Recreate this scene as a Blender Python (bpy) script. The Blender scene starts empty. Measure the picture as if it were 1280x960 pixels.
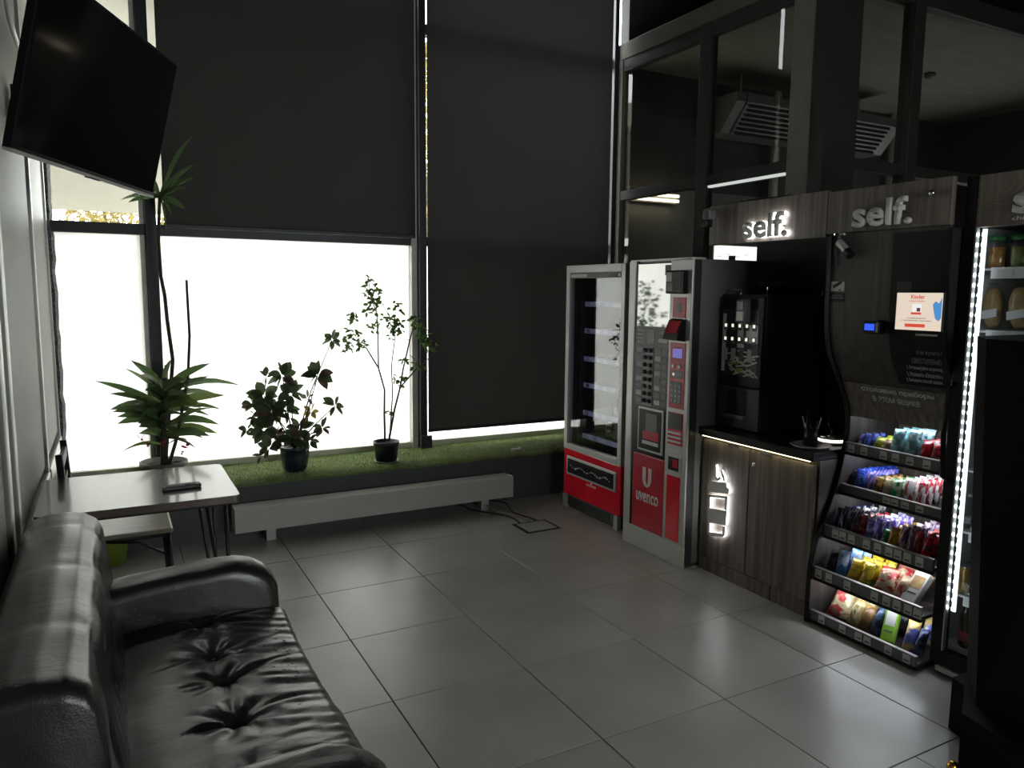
import bpy, bmesh, math, random
import numpy as np
from mathutils import Vector, Matrix, noise as mnoise
random.seed(7)
rnd = random.Random(11)
scn = bpy.context.scene
COL = scn.collection
PI = math.pi

# ------------------------------------------------------------------ camera
CAM = (-0.93005, -4.52248, 1.62921); YAW, PITCH, ROLL, FPX = 0.49207, -0.12103, 0.00877, 940.36
fw = Vector((math.sin(YAW)*math.cos(PITCH), math.cos(YAW)*math.cos(PITCH), math.sin(PITCH)))
r0 = Vector((math.cos(YAW), -math.sin(YAW), 0)); u0 = r0.cross(fw)
rt = r0*math.cos(ROLL) + u0*math.sin(ROLL); up = -r0*math.sin(ROLL) + u0*math.cos(ROLL)
cd = bpy.data.cameras.new('camera'); cam = bpy.data.objects.new('camera', cd); COL.objects.link(cam)
cd.sensor_width = 36.0; cd.lens = FPX/1280*36.0; cd.clip_start = 0.02; cd.clip_end = 200
m3 = Matrix((rt, up, -fw)).transposed()
cam.matrix_world = Matrix.Translation(CAM) @ m3.to_4x4()
scn.camera = cam

def at(px, py, **k):
    """photo pixel -> point on the plane X=.., Y=.. or Z=.."""
    d = fw + rt*((px-640)/FPX) - up*((py-480)/FPX)
    ax = 'XYZ'.index(list(k)[0]); v = list(k.values())[0]
    return Vector(CAM) + d*((v-CAM[ax])/d[ax])

# ------------------------------------------------------------------ world, exposure
w = bpy.data.worlds.new('overcast_sky'); scn.world = w; w.use_nodes = True
nt = w.node_tree; bg = nt.nodes['Background']
tc = nt.nodes.new('ShaderNodeTexCoord'); sep = nt.nodes.new('ShaderNodeSeparateXYZ'); rp = nt.nodes.new('ShaderNodeValToRGB')
nt.links.new(tc.outputs['Generated'], sep.inputs[0]); nt.links.new(sep.outputs['Z'], rp.inputs[0]); nt.links.new(rp.outputs[0], bg.inputs[0])
rp.color_ramp.elements[0].position = 0.0; rp.color_ramp.elements[0].color = (0.92, 0.93, 0.92, 1)
rp.color_ramp.elements[1].position = 0.6; rp.color_ramp.elements[1].color = (0.95, 0.98, 1.0, 1)
bg.inputs[1].default_value = 5.5
vs = scn.view_settings
vs.view_transform = 'Standard'; vs.look = 'None'; vs.gamma = 1.0; vs.exposure = 1.2; vs.use_curve_mapping = False
cy = scn.cycles
cy.use_denoising = True
cy.max_bounces = 10; cy.diffuse_bounces = 5; cy.glossy_bounces = 5; cy.transmission_bounces = 8; cy.transparent_max_bounces = 16
cy.sample_clamp_indirect = 4.0; cy.caustics_reflective = False; cy.caustics_refractive = False

pl = bpy.data.lights.new('fill_window_portal', 'AREA'); pl.shape = 'RECTANGLE'; pl.size = 3.4; pl.size_y = .95; pl.cycles.is_portal = True  # portal for the added rear window
po = bpy.data.objects.new('fill_window_portal', pl); COL.objects.link(po); po.location = (1.7, -6.86, 1.675); po.rotation_euler = (PI/2, 0, 0)
pl2 = bpy.data.lights.new('inner_fill_portal', 'AREA'); pl2.shape = 'RECTANGLE'; pl2.size = 1.9; pl2.size_y = .7; pl2.cycles.is_portal = True  # portal for the added window of the glazed room
po2 = bpy.data.objects.new('inner_fill_portal', pl2); COL.objects.link(po2); po2.location = (8.07, .05, 1.35); po2.rotation_euler = (PI/2, 0, PI/2)
# ------------------------------------------------------------------ materials
MATS = {}
def mat(name, col=(.5,.5,.5), rough=.5, metal=0.0, var=0.15, scale=6.0, bump=0.0, bscale=80.0, emit=None, est=0.0,
        col2=None, stretch=(1,1,1), spec=0.5, coat=0.0, rvar=0.0, detail=4.0):
    if name in MATS: return MATS[name]
    m = bpy.data.materials.new(name); m.use_nodes = True; t = m.node_tree; N = t.nodes; L = t.links
    b = N['Principled BSDF']
    c2 = col2 if col2 else tuple(c*(1-var) for c in col)
    tex = N.new('ShaderNodeTexCoord'); mp = N.new('ShaderNodeMapping'); mp.inputs['Scale'].default_value = stretch
    L.new(tex.outputs['Object'], mp.inputs[0])
    nz = N.new('ShaderNodeTexNoise'); nz.inputs['Scale'].default_value = scale; nz.inputs['Detail'].default_value = detail
    L.new(mp.outputs[0], nz.inputs['Vector'])
    cr = N.new('ShaderNodeValToRGB'); cr.color_ramp.elements[0].position = .35; cr.color_ramp.elements[1].position = .65
    cr.color_ramp.elements[0].color = (*c2, 1); cr.color_ramp.elements[1].color = (*col, 1)
    L.new(nz.outputs[0], cr.inputs[0]); L.new(cr.outputs[0], b.inputs['Base Color'])
    b.inputs['Roughness'].default_value = rough; b.inputs['Metallic'].default_value = metal
    b.inputs['Specular IOR Level'].default_value = spec
    if coat: b.inputs['Coat Weight'].default_value = coat; b.inputs['Coat Roughness'].default_value = .08
    if rvar:
        mr = N.new('ShaderNodeMapRange'); mr.inputs['To Min'].default_value = rough-rvar; mr.inputs['To Max'].default_value = rough+rvar
        L.new(nz.outputs[0], mr.inputs['Value']); L.new(mr.outputs[0], b.inputs['Roughness'])
    if bump:
        n2 = N.new('ShaderNodeTexNoise'); n2.inputs['Scale'].default_value = bscale; n2.inputs['Detail'].default_value = 3
        L.new(mp.outputs[0], n2.inputs['Vector'])
        bp = N.new('ShaderNodeBump'); bp.inputs['Strength'].default_value = bump; bp.inputs['Distance'].default_value = .01
        L.new(n2.outputs[0], bp.inputs['Height']); L.new(bp.outputs[0], b.inputs['Normal'])
    if emit:
        b.inputs['Emission Color'].default_value = (*emit, 1); b.inputs['Emission Strength'].default_value = est
    MATS[name] = m
    return m

def glassmat(name, tint=(.9,.92,.92), refl=1.0, rough=0.0):
    m = bpy.data.materials.new(name); m.use_nodes = True; t = m.node_tree; N = t.nodes; L = t.links
    N.remove(N['Principled BSDF']); out = N['Material Output']
    tr = N.new('ShaderNodeBsdfTransparent'); tr.inputs[0].default_value = (*tint, 1)
    gl = N.new('ShaderNodeBsdfGlossy'); gl.inputs['Roughness'].default_value = rough
    fr = N.new('ShaderNodeFresnel'); fr.inputs['IOR'].default_value = 1.5
    mu = N.new('ShaderNodeMath'); mu.operation = 'MULTIPLY'; mu.inputs[1].default_value = refl
    geo = N.new('ShaderNodeNewGeometry'); inv = N.new('ShaderNodeMath'); inv.operation = 'SUBTRACT'; inv.inputs[0].default_value = 1.0
    L.new(geo.outputs['Backfacing'], inv.inputs[1]); m2 = N.new('ShaderNodeMath'); m2.operation = 'MULTIPLY'
    L.new(fr.outputs[0], m2.inputs[0]); L.new(inv.outputs[0], m2.inputs[1]); L.new(m2.outputs[0], mu.inputs[0])
    mx = N.new('ShaderNodeMixShader'); L.new(mu.outputs[0], mx.inputs[0]); L.new(tr.outputs[0], mx.inputs[1]); L.new(gl.outputs[0], mx.inputs[2])
    L.new(mx.outputs[0], out.inputs[0]); MATS[name] = m
    return m

def translucent(name, col, k=.8, scale=4.0, var=.04, gloss=0.0):
    m = bpy.data.materials.new(name); m.use_nodes = True; t = m.node_tree; N = t.nodes; L = t.links
    N.remove(N['Principled BSDF']); out = N['Material Output']
    tex = N.new('ShaderNodeTexCoord'); nz = N.new('ShaderNodeTexNoise'); nz.inputs['Scale'].default_value = scale; L.new(tex.outputs['Object'], nz.inputs['Vector'])
    cr = N.new('ShaderNodeValToRGB'); cr.color_ramp.elements[0].color = (*[c*(1-var) for c in col], 1); cr.color_ramp.elements[1].color = (*col, 1)
    L.new(nz.outputs[0], cr.inputs[0])
    tr = N.new('ShaderNodeBsdfTranslucent'); df = N.new('ShaderNodeBsdfDiffuse')
    L.new(cr.outputs[0], tr.inputs[0]); L.new(cr.outputs[0], df.inputs[0])
    mx = N.new('ShaderNodeMixShader'); mx.inputs[0].default_value = k; L.new(df.outputs[0], mx.inputs[1]); L.new(tr.outputs[0], mx.inputs[2])
    last = mx
    if gloss:
        gl = N.new('ShaderNodeBsdfGlossy'); gl.inputs['Roughness'].default_value = .25
        m2 = N.new('ShaderNodeMixShader'); m2.inputs[0].default_value = gloss; L.new(mx.outputs[0], m2.inputs[1]); L.new(gl.outputs[0], m2.inputs[2]); last = m2
    L.new(last.outputs[0], out.inputs[0]); MATS[name] = m
    return m

def emat(name, col, st):
    m = bpy.data.materials.new(name); m.use_nodes = True; t = m.node_tree; N = t.nodes; L = t.links
    N.remove(N['Principled BSDF']); e = N.new('ShaderNodeEmission'); e.inputs[0].default_value = (*col, 1); e.inputs[1].default_value = st
    L.new(e.outputs[0], N['Material Output'].inputs[0]); MATS[name] = m
    return m

_bag = {}
def bagmat(c1, c2, kind=0, rough=.28, seed=0):
    """printed foil wrapper: two colours in bands/blotches over the packet's own coordinates"""
    key = (c1, c2, kind, rough)
    if key in _bag: return _bag[key]
    m = bpy.data.materials.new('printed_foil'); m.use_nodes = True; t = m.node_tree; N = t.nodes; L = t.links; b = N['Principled BSDF']
    tex = N.new('ShaderNodeTexCoord'); mp = N.new('ShaderNodeMapping'); L.new(tex.outputs['Object'], mp.inputs[0])
    mp.inputs['Scale'].default_value = ((1,1,1), (1,.35,1.6), (1,2.2,.5))[kind]
    mp.inputs['Location'].default_value = (c1[0]*37+c2[1]*11, c1[1]*53, c2[2]*29+c1[2]*17)
    s = N.new('ShaderNodeTexNoise'); s.inputs['Scale'].default_value = (15, 26, 30)[kind]; s.inputs['Detail'].default_value = 2; src = s.outputs[0]
    L.new(mp.outputs[0], s.inputs['Vector'])
    cr = N.new('ShaderNodeValToRGB'); E = cr.color_ramp.elements
    E[0].position = .50; E[0].color = (*c1, 1); E[1].position = .55; E[1].color = (*c2, 1)
    e3 = E.new(.64); e3.color = (*c2, 1); e4 = E.new(.68); e4.color = (*[v*.35 for v in c1], 1)
    L.new(src, cr.inputs[0]); L.new(cr.outputs[0], b.inputs['Base Color'])
    b.inputs['Roughness'].default_value = rough; b.inputs['Metallic'].default_value = .15
    n2 = N.new('ShaderNodeTexNoise'); n2.inputs['Scale'].default_value = 45; L.new(tex.outputs['Object'], n2.inputs['Vector'])
    bp = N.new('ShaderNodeBump'); bp.inputs['Strength'].default_value = .5; bp.inputs['Distance'].default_value = .01
    L.new(n2.outputs[0], bp.inputs['Height']); L.new(bp.outputs[0], b.inputs['Normal'])
    _bag[key] = m
    return m

M_tile = mat('dark_porcelain', (.44,.43,.40), .29, var=.16, scale=2.2, bump=.02, bscale=300, rvar=.05, detail=6)
M_grout = mat('grout', (.02,.02,.02), .9)
M_ceil = mat('black_ceiling_paint', (.02,.02,.02), .9)
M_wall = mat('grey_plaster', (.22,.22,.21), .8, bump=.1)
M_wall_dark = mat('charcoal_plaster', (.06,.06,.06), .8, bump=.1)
M_panel = mat('grey_laminate_panel', (.26,.25,.225), .5, var=.06, scale=1.5, spec=.4)
M_alu = mat('brushed_aluminium', (.55,.55,.53), .35, .9, stretch=(1,1,.05), scale=40, var=.2)
M_alu_w = mat('pale_window_profile', (.62,.60,.55), .45, .2)
M_dark = mat('anthracite_profile', (.018,.022,.03), .45)
M_jamb = mat('rough_foam_jamb', (.22,.22,.22), .95, scale=60, var=.6, bump=1.0, bscale=90)
M_sill = mat('painted_sill_front', (.075,.08,.085), .55, bump=.05)
M_turf = mat('turf_backing', (.20,.25,.09), .95, col2=(.14,.18,.065), scale=25, bump=.6, bscale=400)
M_blade = mat('turf_blade', (.42,.50,.20), .7, col2=(.28,.36,.13), scale=9)
M_blind = translucent('roller_blind_fabric', (.062,.06,.057), .05, 3.0, .1)
M_film = translucent('frosted_film', (.86,.845,.815), .82, .8, .03)
M_glass = glassmat('clear_glass', (.93,.95,.94))
M_glass_dk = glassmat('tinted_partition_glass', (.82,.83,.81), 1.0)
M_glass_v = glassmat('double_glazed_front', (.86,.88,.88), 2.6)
M_black = mat('black_lacquer', (.008,.008,.009), .4, spec=.3)
M_void = mat('flat_black_paint', (.0025,.0025,.003), .7, spec=.12)
M_blackm = mat('matt_black', (.014,.014,.015), .6, bump=.05)
M_steel = mat('black_steel', (.02,.02,.02), .42, .3)
M_chrome = mat('chrome', (.75,.75,.75), .12, 1.0, var=.05)
M_silver = mat('silver_paint', (.58,.57,.55), .4, .3, var=.05)
M_leather = None
M_tabletop = mat('walnut_laminate', (.16,.125,.11), .26, col2=(.10,.075,.065), scale=5, stretch=(1.2,9,1), coat=.8)
M_seat = mat('chair_seat_laminate', (.30,.26,.22), .3, col2=(.22,.19,.16), scale=5, stretch=(1,8,1))
M_white = mat('white_enamel', (.62,.62,.60), .4, var=.06)
M_plasw = mat('white_plastic', (.7,.7,.7), .4, var=.05)
M_red = mat('red_gloss', (.90,.012,.035), .22, var=.1, coat=.4)
M_redd = mat('dark_red_panel', (.60,.02,.04), .35)
M_wood = mat('grey_oak_laminate', (.22,.185,.155), .5, col2=(.11,.09,.075), scale=4.5, stretch=(9,9,.35), bump=.06, bscale=30, detail=6)
M_woodd = mat('dark_oak_laminate', (.075,.066,.06), .5, col2=(.04,.036,.033), scale=4.5, stretch=(9,9,.4), detail=6)
M_greybody = mat('grey_green_steel', (.19,.20,.19), .45, .1, var=.05)
M_dgrey = mat('dark_grey_plastic', (.035,.036,.038), .4)
M_mgrey = mat('mid_grey_plastic', (.14,.14,.14), .45)
M_lgrey = mat('price_tag_paper', (.55,.55,.53), .6, var=.05)
M_letter = mat('brushed_letter_metal', (.85,.83,.80), .5, 0.0)
M_halo = emat('white_led_halo', (.95,.97,1.0), 4.5)
M_led = emat('cool_led', (.86,.92,1.0), 9.0)
M_ledw = emat('warm_led', (1.0,.84,.45), 2.6)
M_tube = emat('warm_tube', (1.0,.84,.58), 3.0)
M_shelfled = emat('shelf_led', (.88,.93,1.0), 15.0)
M_purple = emat('violet_display', (.32,.12,1.0), .6)
M_blue = emat('blue_display', (.03,.08,1.0), .7)
M_lcd = emat('lcd_display', (.34,.32,.85), .22)
M_screen = emat('screen_cream', (.95,.80,.66), .36)
M_scred = emat('screen_red', (.85,.10,.06), .35)
M_scblue = emat('screen_blue', (.10,.35,.75), .35)
M_scdark = emat('screen_text', (.30,.10,.16), .2)
M_btn = emat('lit_button', (1.0,.93,.80), .42)
M_brightpanel = emat('bright_panel_face', (.98,1.0,.97), .75)
M_leaf = translucent('dracaena_leaf', (.12,.19,.07), .4, 14, .5, .06)
M_leafy = translucent('dracaena_leaf_light', (.22,.30,.10), .4, 12, .5, .06)
M_leaf2 = translucent('shrub_leaf', (.10,.135,.06), .35, 14, .5, .06)
M_leaf2r = translucent('shrub_leaf_bronze', (.11,.07,.05), .35, 14, .5, .06)
M_leaf2y = translucent('shrub_leaf_yellow', (.38,.28,.08), .4, 14, .5, .04)
M_leaf3 = translucent('ficus_leaf', (.11,.18,.05), .35, 20, .4)
M_bark = mat('bark', (.085,.065,.045), .85, col2=(.04,.03,.02), scale=40, bump=.4)
M_soil = mat('soil', (.02,.014,.01), .95, bump=1, bscale=60)
M_potgreen = mat('olive_plastic_pot', (.16,.17,.13), .5)
M_potblue = mat('glazed_blue_pot', (.035,.045,.065), .25, col2=(.012,.016,.025), scale=9, coat=.3)
M_potblack = mat('black_plastic_pot', (.016,.018,.022), .4)
M_blossom = mat('dark_pink_blossom', (.30,.03,.06), .6)
M_gold = mat('gold_metal', (.75,.42,.10), .25, 1.0)
M_grass_out = mat('pavement', (.42,.41,.39), .9)
M_soffit = mat('cream_soffit', (.33,.31,.25), .8, var=.06, scale=3)
M_autumn = translucent('autumn_foliage', (.30,.235,.085), .5, 3, .35)
M_textw = mat('white_vinyl_lettering', (.75,.75,.75), .5, var=.02)
M_textg = mat('grey_vinyl_lettering', (.30,.30,.30), .5, var=.02)
M_textd = mat('black_print', (.03,.03,.03), .6)
M_rubber = mat('cable_rubber', (.02,.02,.02), .6)
M_beige = mat('beige_cable', (.45,.38,.28), .6)
M_lime = mat('lime_plastic', (.30,.42,.06), .5)
M_clear = glassmat('clear_plastic', (.88,.90,.90), 1.0, .05)
M_bread = mat('baked_bread', (.62,.42,.19), .6, col2=(.42,.24,.09), scale=16)
M_cola = mat('cola', (.03,.012,.008), .12)
M_interior = mat('fridge_liner', (.55,.56,.56), .45, var=.03)
M_column = mat('beige_column_paint', (.26,.245,.215), .6)
M_frame2 = mat('bronze_frame_paint', (.03,.028,.025), .5)
M_beam = mat('taupe_beam_paint', (.15,.14,.115), .6)
M_inceil = mat('inner_ceiling_board', (.28,.27,.22), .8, scale=2, stretch=(1,6,1))

# leather: glossy black with cracked, peeling specks
def leather():
    m = bpy.data.materials.new('black_leather'); m.use_nodes = True; t = m.node_tree; N = t.nodes; L = t.links; b = N['Principled BSDF']
    tex = N.new('ShaderNodeTexCoord')
    n1 = N.new('ShaderNodeTexNoise'); n1.inputs['Scale'].default_value = 7; n1.inputs['Detail'].default_value = 5; L.new(tex.outputs['Object'], n1.inputs['Vector'])
    cr = N.new('ShaderNodeValToRGB'); cr.color_ramp.elements[0].color = (.012,.0113,.0105,1); cr.color_ramp.elements[1].color = (.022,.0206,.019,1)
    L.new(n1.outputs[0], cr.inputs[0]); L.new(cr.outputs[0], b.inputs['Base Color'])
    mr = N.new('ShaderNodeMapRange'); mr.inputs['To Min'].default_value = .27; mr.inputs['To Max'].default_value = .40
    L.new(n1.outputs[0], mr.inputs['Value']); L.new(mr.outputs[0], b.inputs['Roughness'])
    v = N.new('ShaderNodeTexVoronoi'); v.inputs['Scale'].default_value = 260; L.new(tex.outputs['Object'], v.inputs['Vector'])
    mpn = N.new('ShaderNodeMapping'); mpn.inputs['Scale'].default_value = (7, 13, 7); L.new(tex.outputs['Object'], mpn.inputs[0])
    n3 = N.new('ShaderNodeTexNoise'); n3.inputs['Scale'].default_value = 2.2; n3.inputs['Detail'].default_value = 4; L.new(mpn.outputs[0], n3.inputs['Vector'])
    b1 = N.new('ShaderNodeBump'); b1.inputs['Strength'].default_value = .12; b1.inputs['Distance'].default_value = .003; L.new(v.outputs[0], b1.inputs['Height'])
    b2 = N.new('ShaderNodeBump'); b2.inputs['Strength'].default_value = .16; b2.inputs['Distance'].default_value = .012; L.new(n3.outputs[0], b2.inputs['Height'])
    L.new(b1.outputs[0], b2.inputs['Normal']); L.new(b2.outputs[0], b.inputs['Normal'])
    b.inputs['Specular IOR Level'].default_value = .65; b.inputs['Coat Weight'].default_value = .25; b.inputs['Coat Roughness'].default_value = .24
    return m
M_leather = leather()
M_peel = mat('peeled_leather_backing', (.006,.006,.006), .9)

# ------------------------------------------------------------------ mesh helpers
class MB:
    def __init__(s): s.bm = bmesh.new()
    def box(s, x0, x1, y0, y1, z0, z1, bev=0.0, seg=2, M=None):
        if x0 > x1: x0, x1 = x1, x0
        if y0 > y1: y0, y1 = y1, y0
        if z0 > z1: z0, z1 = z1, z0
        r = bmesh.ops.create_cube(s.bm, size=1.0); vs_ = r['verts']
        for v in vs_:
            v.co = Vector(((x0+x1)/2 + v.co.x*(x1-x0), (y0+y1)/2 + v.co.y*(y1-y0), (z0+z1)/2 + v.co.z*(z1-z0)))
        if bev:
            es = list({e for v in vs_ for e in v.link_edges})
            rr = bmesh.ops.bevel(s.bm, geom=es, offset=min(bev, .49*min(x1-x0, y1-y0, z1-z0)), segments=seg, affect='EDGES', profile=.5)
            vs_ = list({v for f in rr['faces'] for v in f.verts} | {v for v in vs_ if v.is_valid})
        if M is not None:
            for v in vs_: v.co = M @ v.co
        return s
    def quad(s, *ps):
        s.bm.faces.new([s.bm.verts.new(p) for p in ps]); return s
    def prism(s, poly, d):
        """poly: list of 3D points, d: extrusion vector"""
        d = Vector(d); a = [s.bm.verts.new(p) for p in poly]; b = [s.bm.verts.new(Vector(p)+d) for p in poly]
        s.bm.faces.new(a); s.bm.faces.new(b[::-1]); n = len(a)
        for i in range(n): s.bm.faces.new((a[i], b[i], b[(i+1) % n], a[(i+1) % n]))
        bmesh.ops.recalc_face_normals(s.bm, faces=s.bm.faces); return s
    def loft(s, rings, cap=True, closed=True):
        R_ = [[s.bm.verts.new(p) for p in ring] for ring in rings]
        for a, b in zip(R_[:-1], R_[1:]):
            n = len(a)
            for i in range(n if closed else n-1):
                j = (i+1) % n; s.bm.faces.new((a[i], a[j], b[j], b[i]))
        if cap and closed:
            s.bm.faces.new(R_[0][::-1]); s.bm.faces.new(R_[-1])
        bmesh.ops.recalc_face_normals(s.bm, faces=s.bm.faces); return s
    def lathe(s, prof, c, n=20, M=None):
        rings = []
        for r, z in prof:
            ring = [Vector((c[0]+r*math.cos(2*PI*i/n), c[1]+r*math.sin(2*PI*i/n), c[2]+z)) for i in range(n)]
            if M is not None: ring = [M @ p for p in ring]
            rings.append(ring)
        return s.loft(rings)
    def tube(s, pts, r, n=6, r2=None):
        pts = [Vector(p) for p in pts]; rings = []; m = len(pts)
        for i, p in enumerate(pts):
            t = (pts[min(i+1, m-1)] - pts[max(i-1, 0)]).normalized()
            a = t.cross(Vector((0,0,1)) if abs(t.z) < .9 else Vector((1,0,0))).normalized(); b = t.cross(a)
            rr = r + ((r2 if r2 is not None else r) - r)*i/max(1, m-1)
            rings.append([p + a*rr*math.cos(2*PI*k/n) + b*rr*math.sin(2*PI*k/n) for k in range(n)])
        return s.loft(rings)
    def cyl(s, p0, p1, r, n=14): return s.tube([p0, p1], r, n)

def wloc(o):
    v = Vector((0,0,0))
    while o is not None: v += o.location; o = o.parent
    return v
def part(name, mb, m, parent=None, smooth=False, kind=None, label=None, sub=0):
    """link a mesh built in world coordinates; top-level meshes get their origin at the base centre"""
    bm = mb.bm if isinstance(mb, MB) else mb
    if parent is None:
        xs = [v.co for v in bm.verts]
        o_ = Vector(((min(c.x for c in xs)+max(c.x for c in xs))/2, (min(c.y for c in xs)+max(c.y for c in xs))/2, min(c.z for c in xs)))
    else: o_ = None
    base = wloc(parent) if parent is not None else o_
    if parent is not None:
        xs = [v.co for v in bm.verts]
        o_ = Vector(((min(c.x for c in xs)+max(c.x for c in xs))/2, (min(c.y for c in xs)+max(c.y for c in xs))/2, (min(c.z for c in xs)+max(c.z for c in xs))/2))
    for v in bm.verts: v.co -= o_
    me = bpy.data.meshes.new(name); bm.to_mesh(me); bm.free()
    o = bpy.data.objects.new(name, me); COL.objects.link(o)
    if parent is not None: o.parent = parent; o.location = o_ - base
    else: o.location = o_
    me.materials.append(m)
    if smooth:
        for p in me.polygons: p.use_smooth = True
    if sub:
        md = o.modifiers.new('sub', 'SUBSURF'); md.levels = sub; md.render_levels = sub
    if kind: o['kind'] = kind
    if label: o['label'] = label
    return o
def thing(name, loc, label, cat, group=None):
    o = bpy.data.objects.new(name, None); COL.objects.link(o); o.location = loc; o.empty_display_size = .05
    return tag(o, label, cat, group)
def tag(o, label, cat=None, group=None, kind=None):
    o['label'] = label
    if cat: o['category'] = cat
    if group: o['group'] = group
    if kind: o['kind'] = kind
    return o
def struct(name, mb, m, label=None, parent=None, smooth=False):
    o = part(name, mb, m, parent, smooth)
    if parent is None: o['kind'] = 'structure'
    if label: o['label'] = label
    return o
def B(*a, **k): return MB().box(*a, **k)
def dup(o, parent=None):
    c = o.copy(); COL.objects.link(c)
    if parent is not None: c.parent = parent
    for ch in [x for x in bpy.data.objects if x.parent == o]: dup(ch, c)
    return c

def text_bm(s, size, ext=.002, off=0.0, align='CENTER', spacing=1.0, line=1.0):
    cu = bpy.data.curves.new('txt', 'FONT'); cu.body = s; cu.size = size; cu.extrude = ext; cu.offset = off; cu.align_x = align; cu.align_y = 'CENTER'
    cu.space_character = spacing; cu.space_line = line; cu.resolution_u = 3
    ob = bpy.data.objects.new('txt', cu); COL.objects.link(ob)
    dg = bpy.context.evaluated_depsgraph_get(); me = bpy.data.meshes.new_from_object(ob.evaluated_get(dg))
    mb = MB(); mb.bm.from_mesh(me); bpy.data.meshes.remove(me); bpy.data.objects.remove(ob); bpy.data.curves.remove(cu)
    return mb
FX = Matrix(((0,0,-1,0),(-1,0,0,0),(0,1,0,0),(0,0,0,1)))     # text facing -X (read from the room)
def text_fit(s, X, y0, y1, z0, z1, ext=.002, off=0.0, line=1.0, keep=False, spacing=1.0):
    """text on a plane facing -X stretched to the rectangle y0 (left) .. y1 (right), z0 .. z1"""
    mb = text_bm(s, 1.0, 0.0, off, line=line, spacing=spacing)
    xs = [v.co.x for v in mb.bm.verts]; ys = [v.co.y for v in mb.bm.verts]; a, b, c, d = min(xs), max(xs), min(ys), max(ys)
    if ext:
        r = bmesh.ops.extrude_face_region(mb.bm, geom=list(mb.bm.faces))
        for v in [g for g in r['geom'] if isinstance(g, bmesh.types.BMVert)]: v.co.z += 1.0
        bmesh.ops.recalc_face_normals(mb.bm, faces=mb.bm.faces)
    for v in mb.bm.verts:
        tx, ty, tz = (v.co.x-a)/(b-a), (v.co.y-c)/(d-c), v.co.z
        v.co = Vector((X - tz*ext, y0 + (y1-y0)*tx, z0 + (z1-z0)*ty))
    return mb
def R4(px0, px1, py0, py1, X):
    """photo rectangle on the plane X -> (y_left, y_right, z_low, z_high)"""
    c = (px0+px1)/2; m = (py0+py1)/2
    return at(px0, m, X=X).y, at(px1, m, X=X).y, at(c, py1, X=X).z, at(c, py0, X=X).z

# ================================================================== SETTING
XL, YW, ZC = -1.26, 1.26, 4.7
YB, XR = -6.8, 8.0
# floor: grout bed with single tiles
fl = struct('floor', B(XL-.3, XR, YB, YW+.2, -.06, -.004), M_grout, 'dark grey porcelain tile floor')
T = .6; G = .0022
tmb = B(-T/2+G, T/2-G, -T/2+G, T/2-G, -.012, 0, bev=.0012, seg=1)
bmt = tmb.bm; tme = bpy.data.meshes.new('floor_tile'); bmt.to_mesh(tme); bmt.free(); tme.materials.append(M_tile)
smb = B(-T/2+G, T/2-G, -T/2+G, T/2-G, -.012, 0, bev=.0012, seg=1)
for ix in range(-3, 10):
    for iy in range(-5, 2):
        xa, xb = ix*T, ix*T+T; ya, yb = iy*T, iy*T+T
        xa2 = max(xa, XL-.02); 
        if xb <= xa2 + .05: continue
        if ix > 6 and iy > -2: continue
        if xa2 > xa or yb > .62:
            yb2 = min(yb, .62)
            if yb2 - ya < .03: continue
            o = part('floor_tile', B(xa2+G, xb-G, ya+G, yb2-G, -.012, 0, bev=.0012, seg=1), M_tile, fl)
        else:
            o = bpy.data.objects.new('floor_tile', tme); COL.objects.link(o); o.parent = fl
            o.location = Vector(((xa+xb)/2, (ya+yb)/2, 0)) - fl.location
# beyond y=-3 the tiles are laid on a shifted grid
for ix in range(-4, 8):
    for iy in range(-7, 0):
        xa = .33 + ix*T
        if xa < XL-.02 or xa > 4.5: continue
        o = bpy.data.objects.new('floor_tile', tme); COL.objects.link(o); o.parent = fl
        o.location = Vector((xa+T/2, -3.0+iy*T+T/2, 0)) - fl.location
struct('ceiling', B(XL-.3, XR, YB, YW+.4, ZC, ZC+.1), M_ceil, 'black painted hall ceiling')
struct('wall_back', MB().box(XL-.3, 0, YB-.1, YB, 0, ZC).box(3.4, XR, YB-.1, YB, 0, ZC).box(0, 3.4, YB-.1, YB, 0, 1.2).box(0, 3.4, YB-.1, YB, 2.15, ZC), M_wall, 'grey wall behind the seating area')
w2 = struct('fill_window_rear', MB().box(0, 3.4, YB-.06, YB-.02, 1.2, 1.26).box(0, 3.4, YB-.06, YB-.02, 2.09, 2.15), M_alu, 'added window band behind the camera, lets in fill light')  # unseen window, added to let fill light into the hall
for x in (0, 1.67, 3.34): part('mullion', B(x, x+.06, YB-.06, YB-.02, 1.26, 2.09), M_alu, w2)
for x in (.06, 1.73): part('pane', B(x, x+1.61, YB-.045, YB-.037, 1.26, 2.09), M_glass, w2)
struct('wall_right', MB().box(XR, XR+.1, YB, -.9, 0, ZC).box(XR, XR+.1, 1.0, YW+.3, 0, ZC).box(XR, XR+.1, -.9, 1.0, 0, 1.0).box(XR, XR+.1, -.9, 1.0, 1.7, ZC), M_wall_dark, 'dark wall at the far end of the glazed room')

w3 = struct('fill_window_inner', MB().box(XR+.02, XR+.06, -.9, 1.0, 1.0, 1.05).box(XR+.02, XR+.06, -.9, 1.0, 1.65, 1.7).box(XR+.02, XR+.06, .02, .08, 1.05, 1.65), M_alu, 'added window in the far wall, lights the glazed room')  # unseen window, added to brighten the glazed room
part('pane', B(XR+.036, XR+.044, -.9, 1.0, 1.05, 1.65), M_glass, w3)
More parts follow.
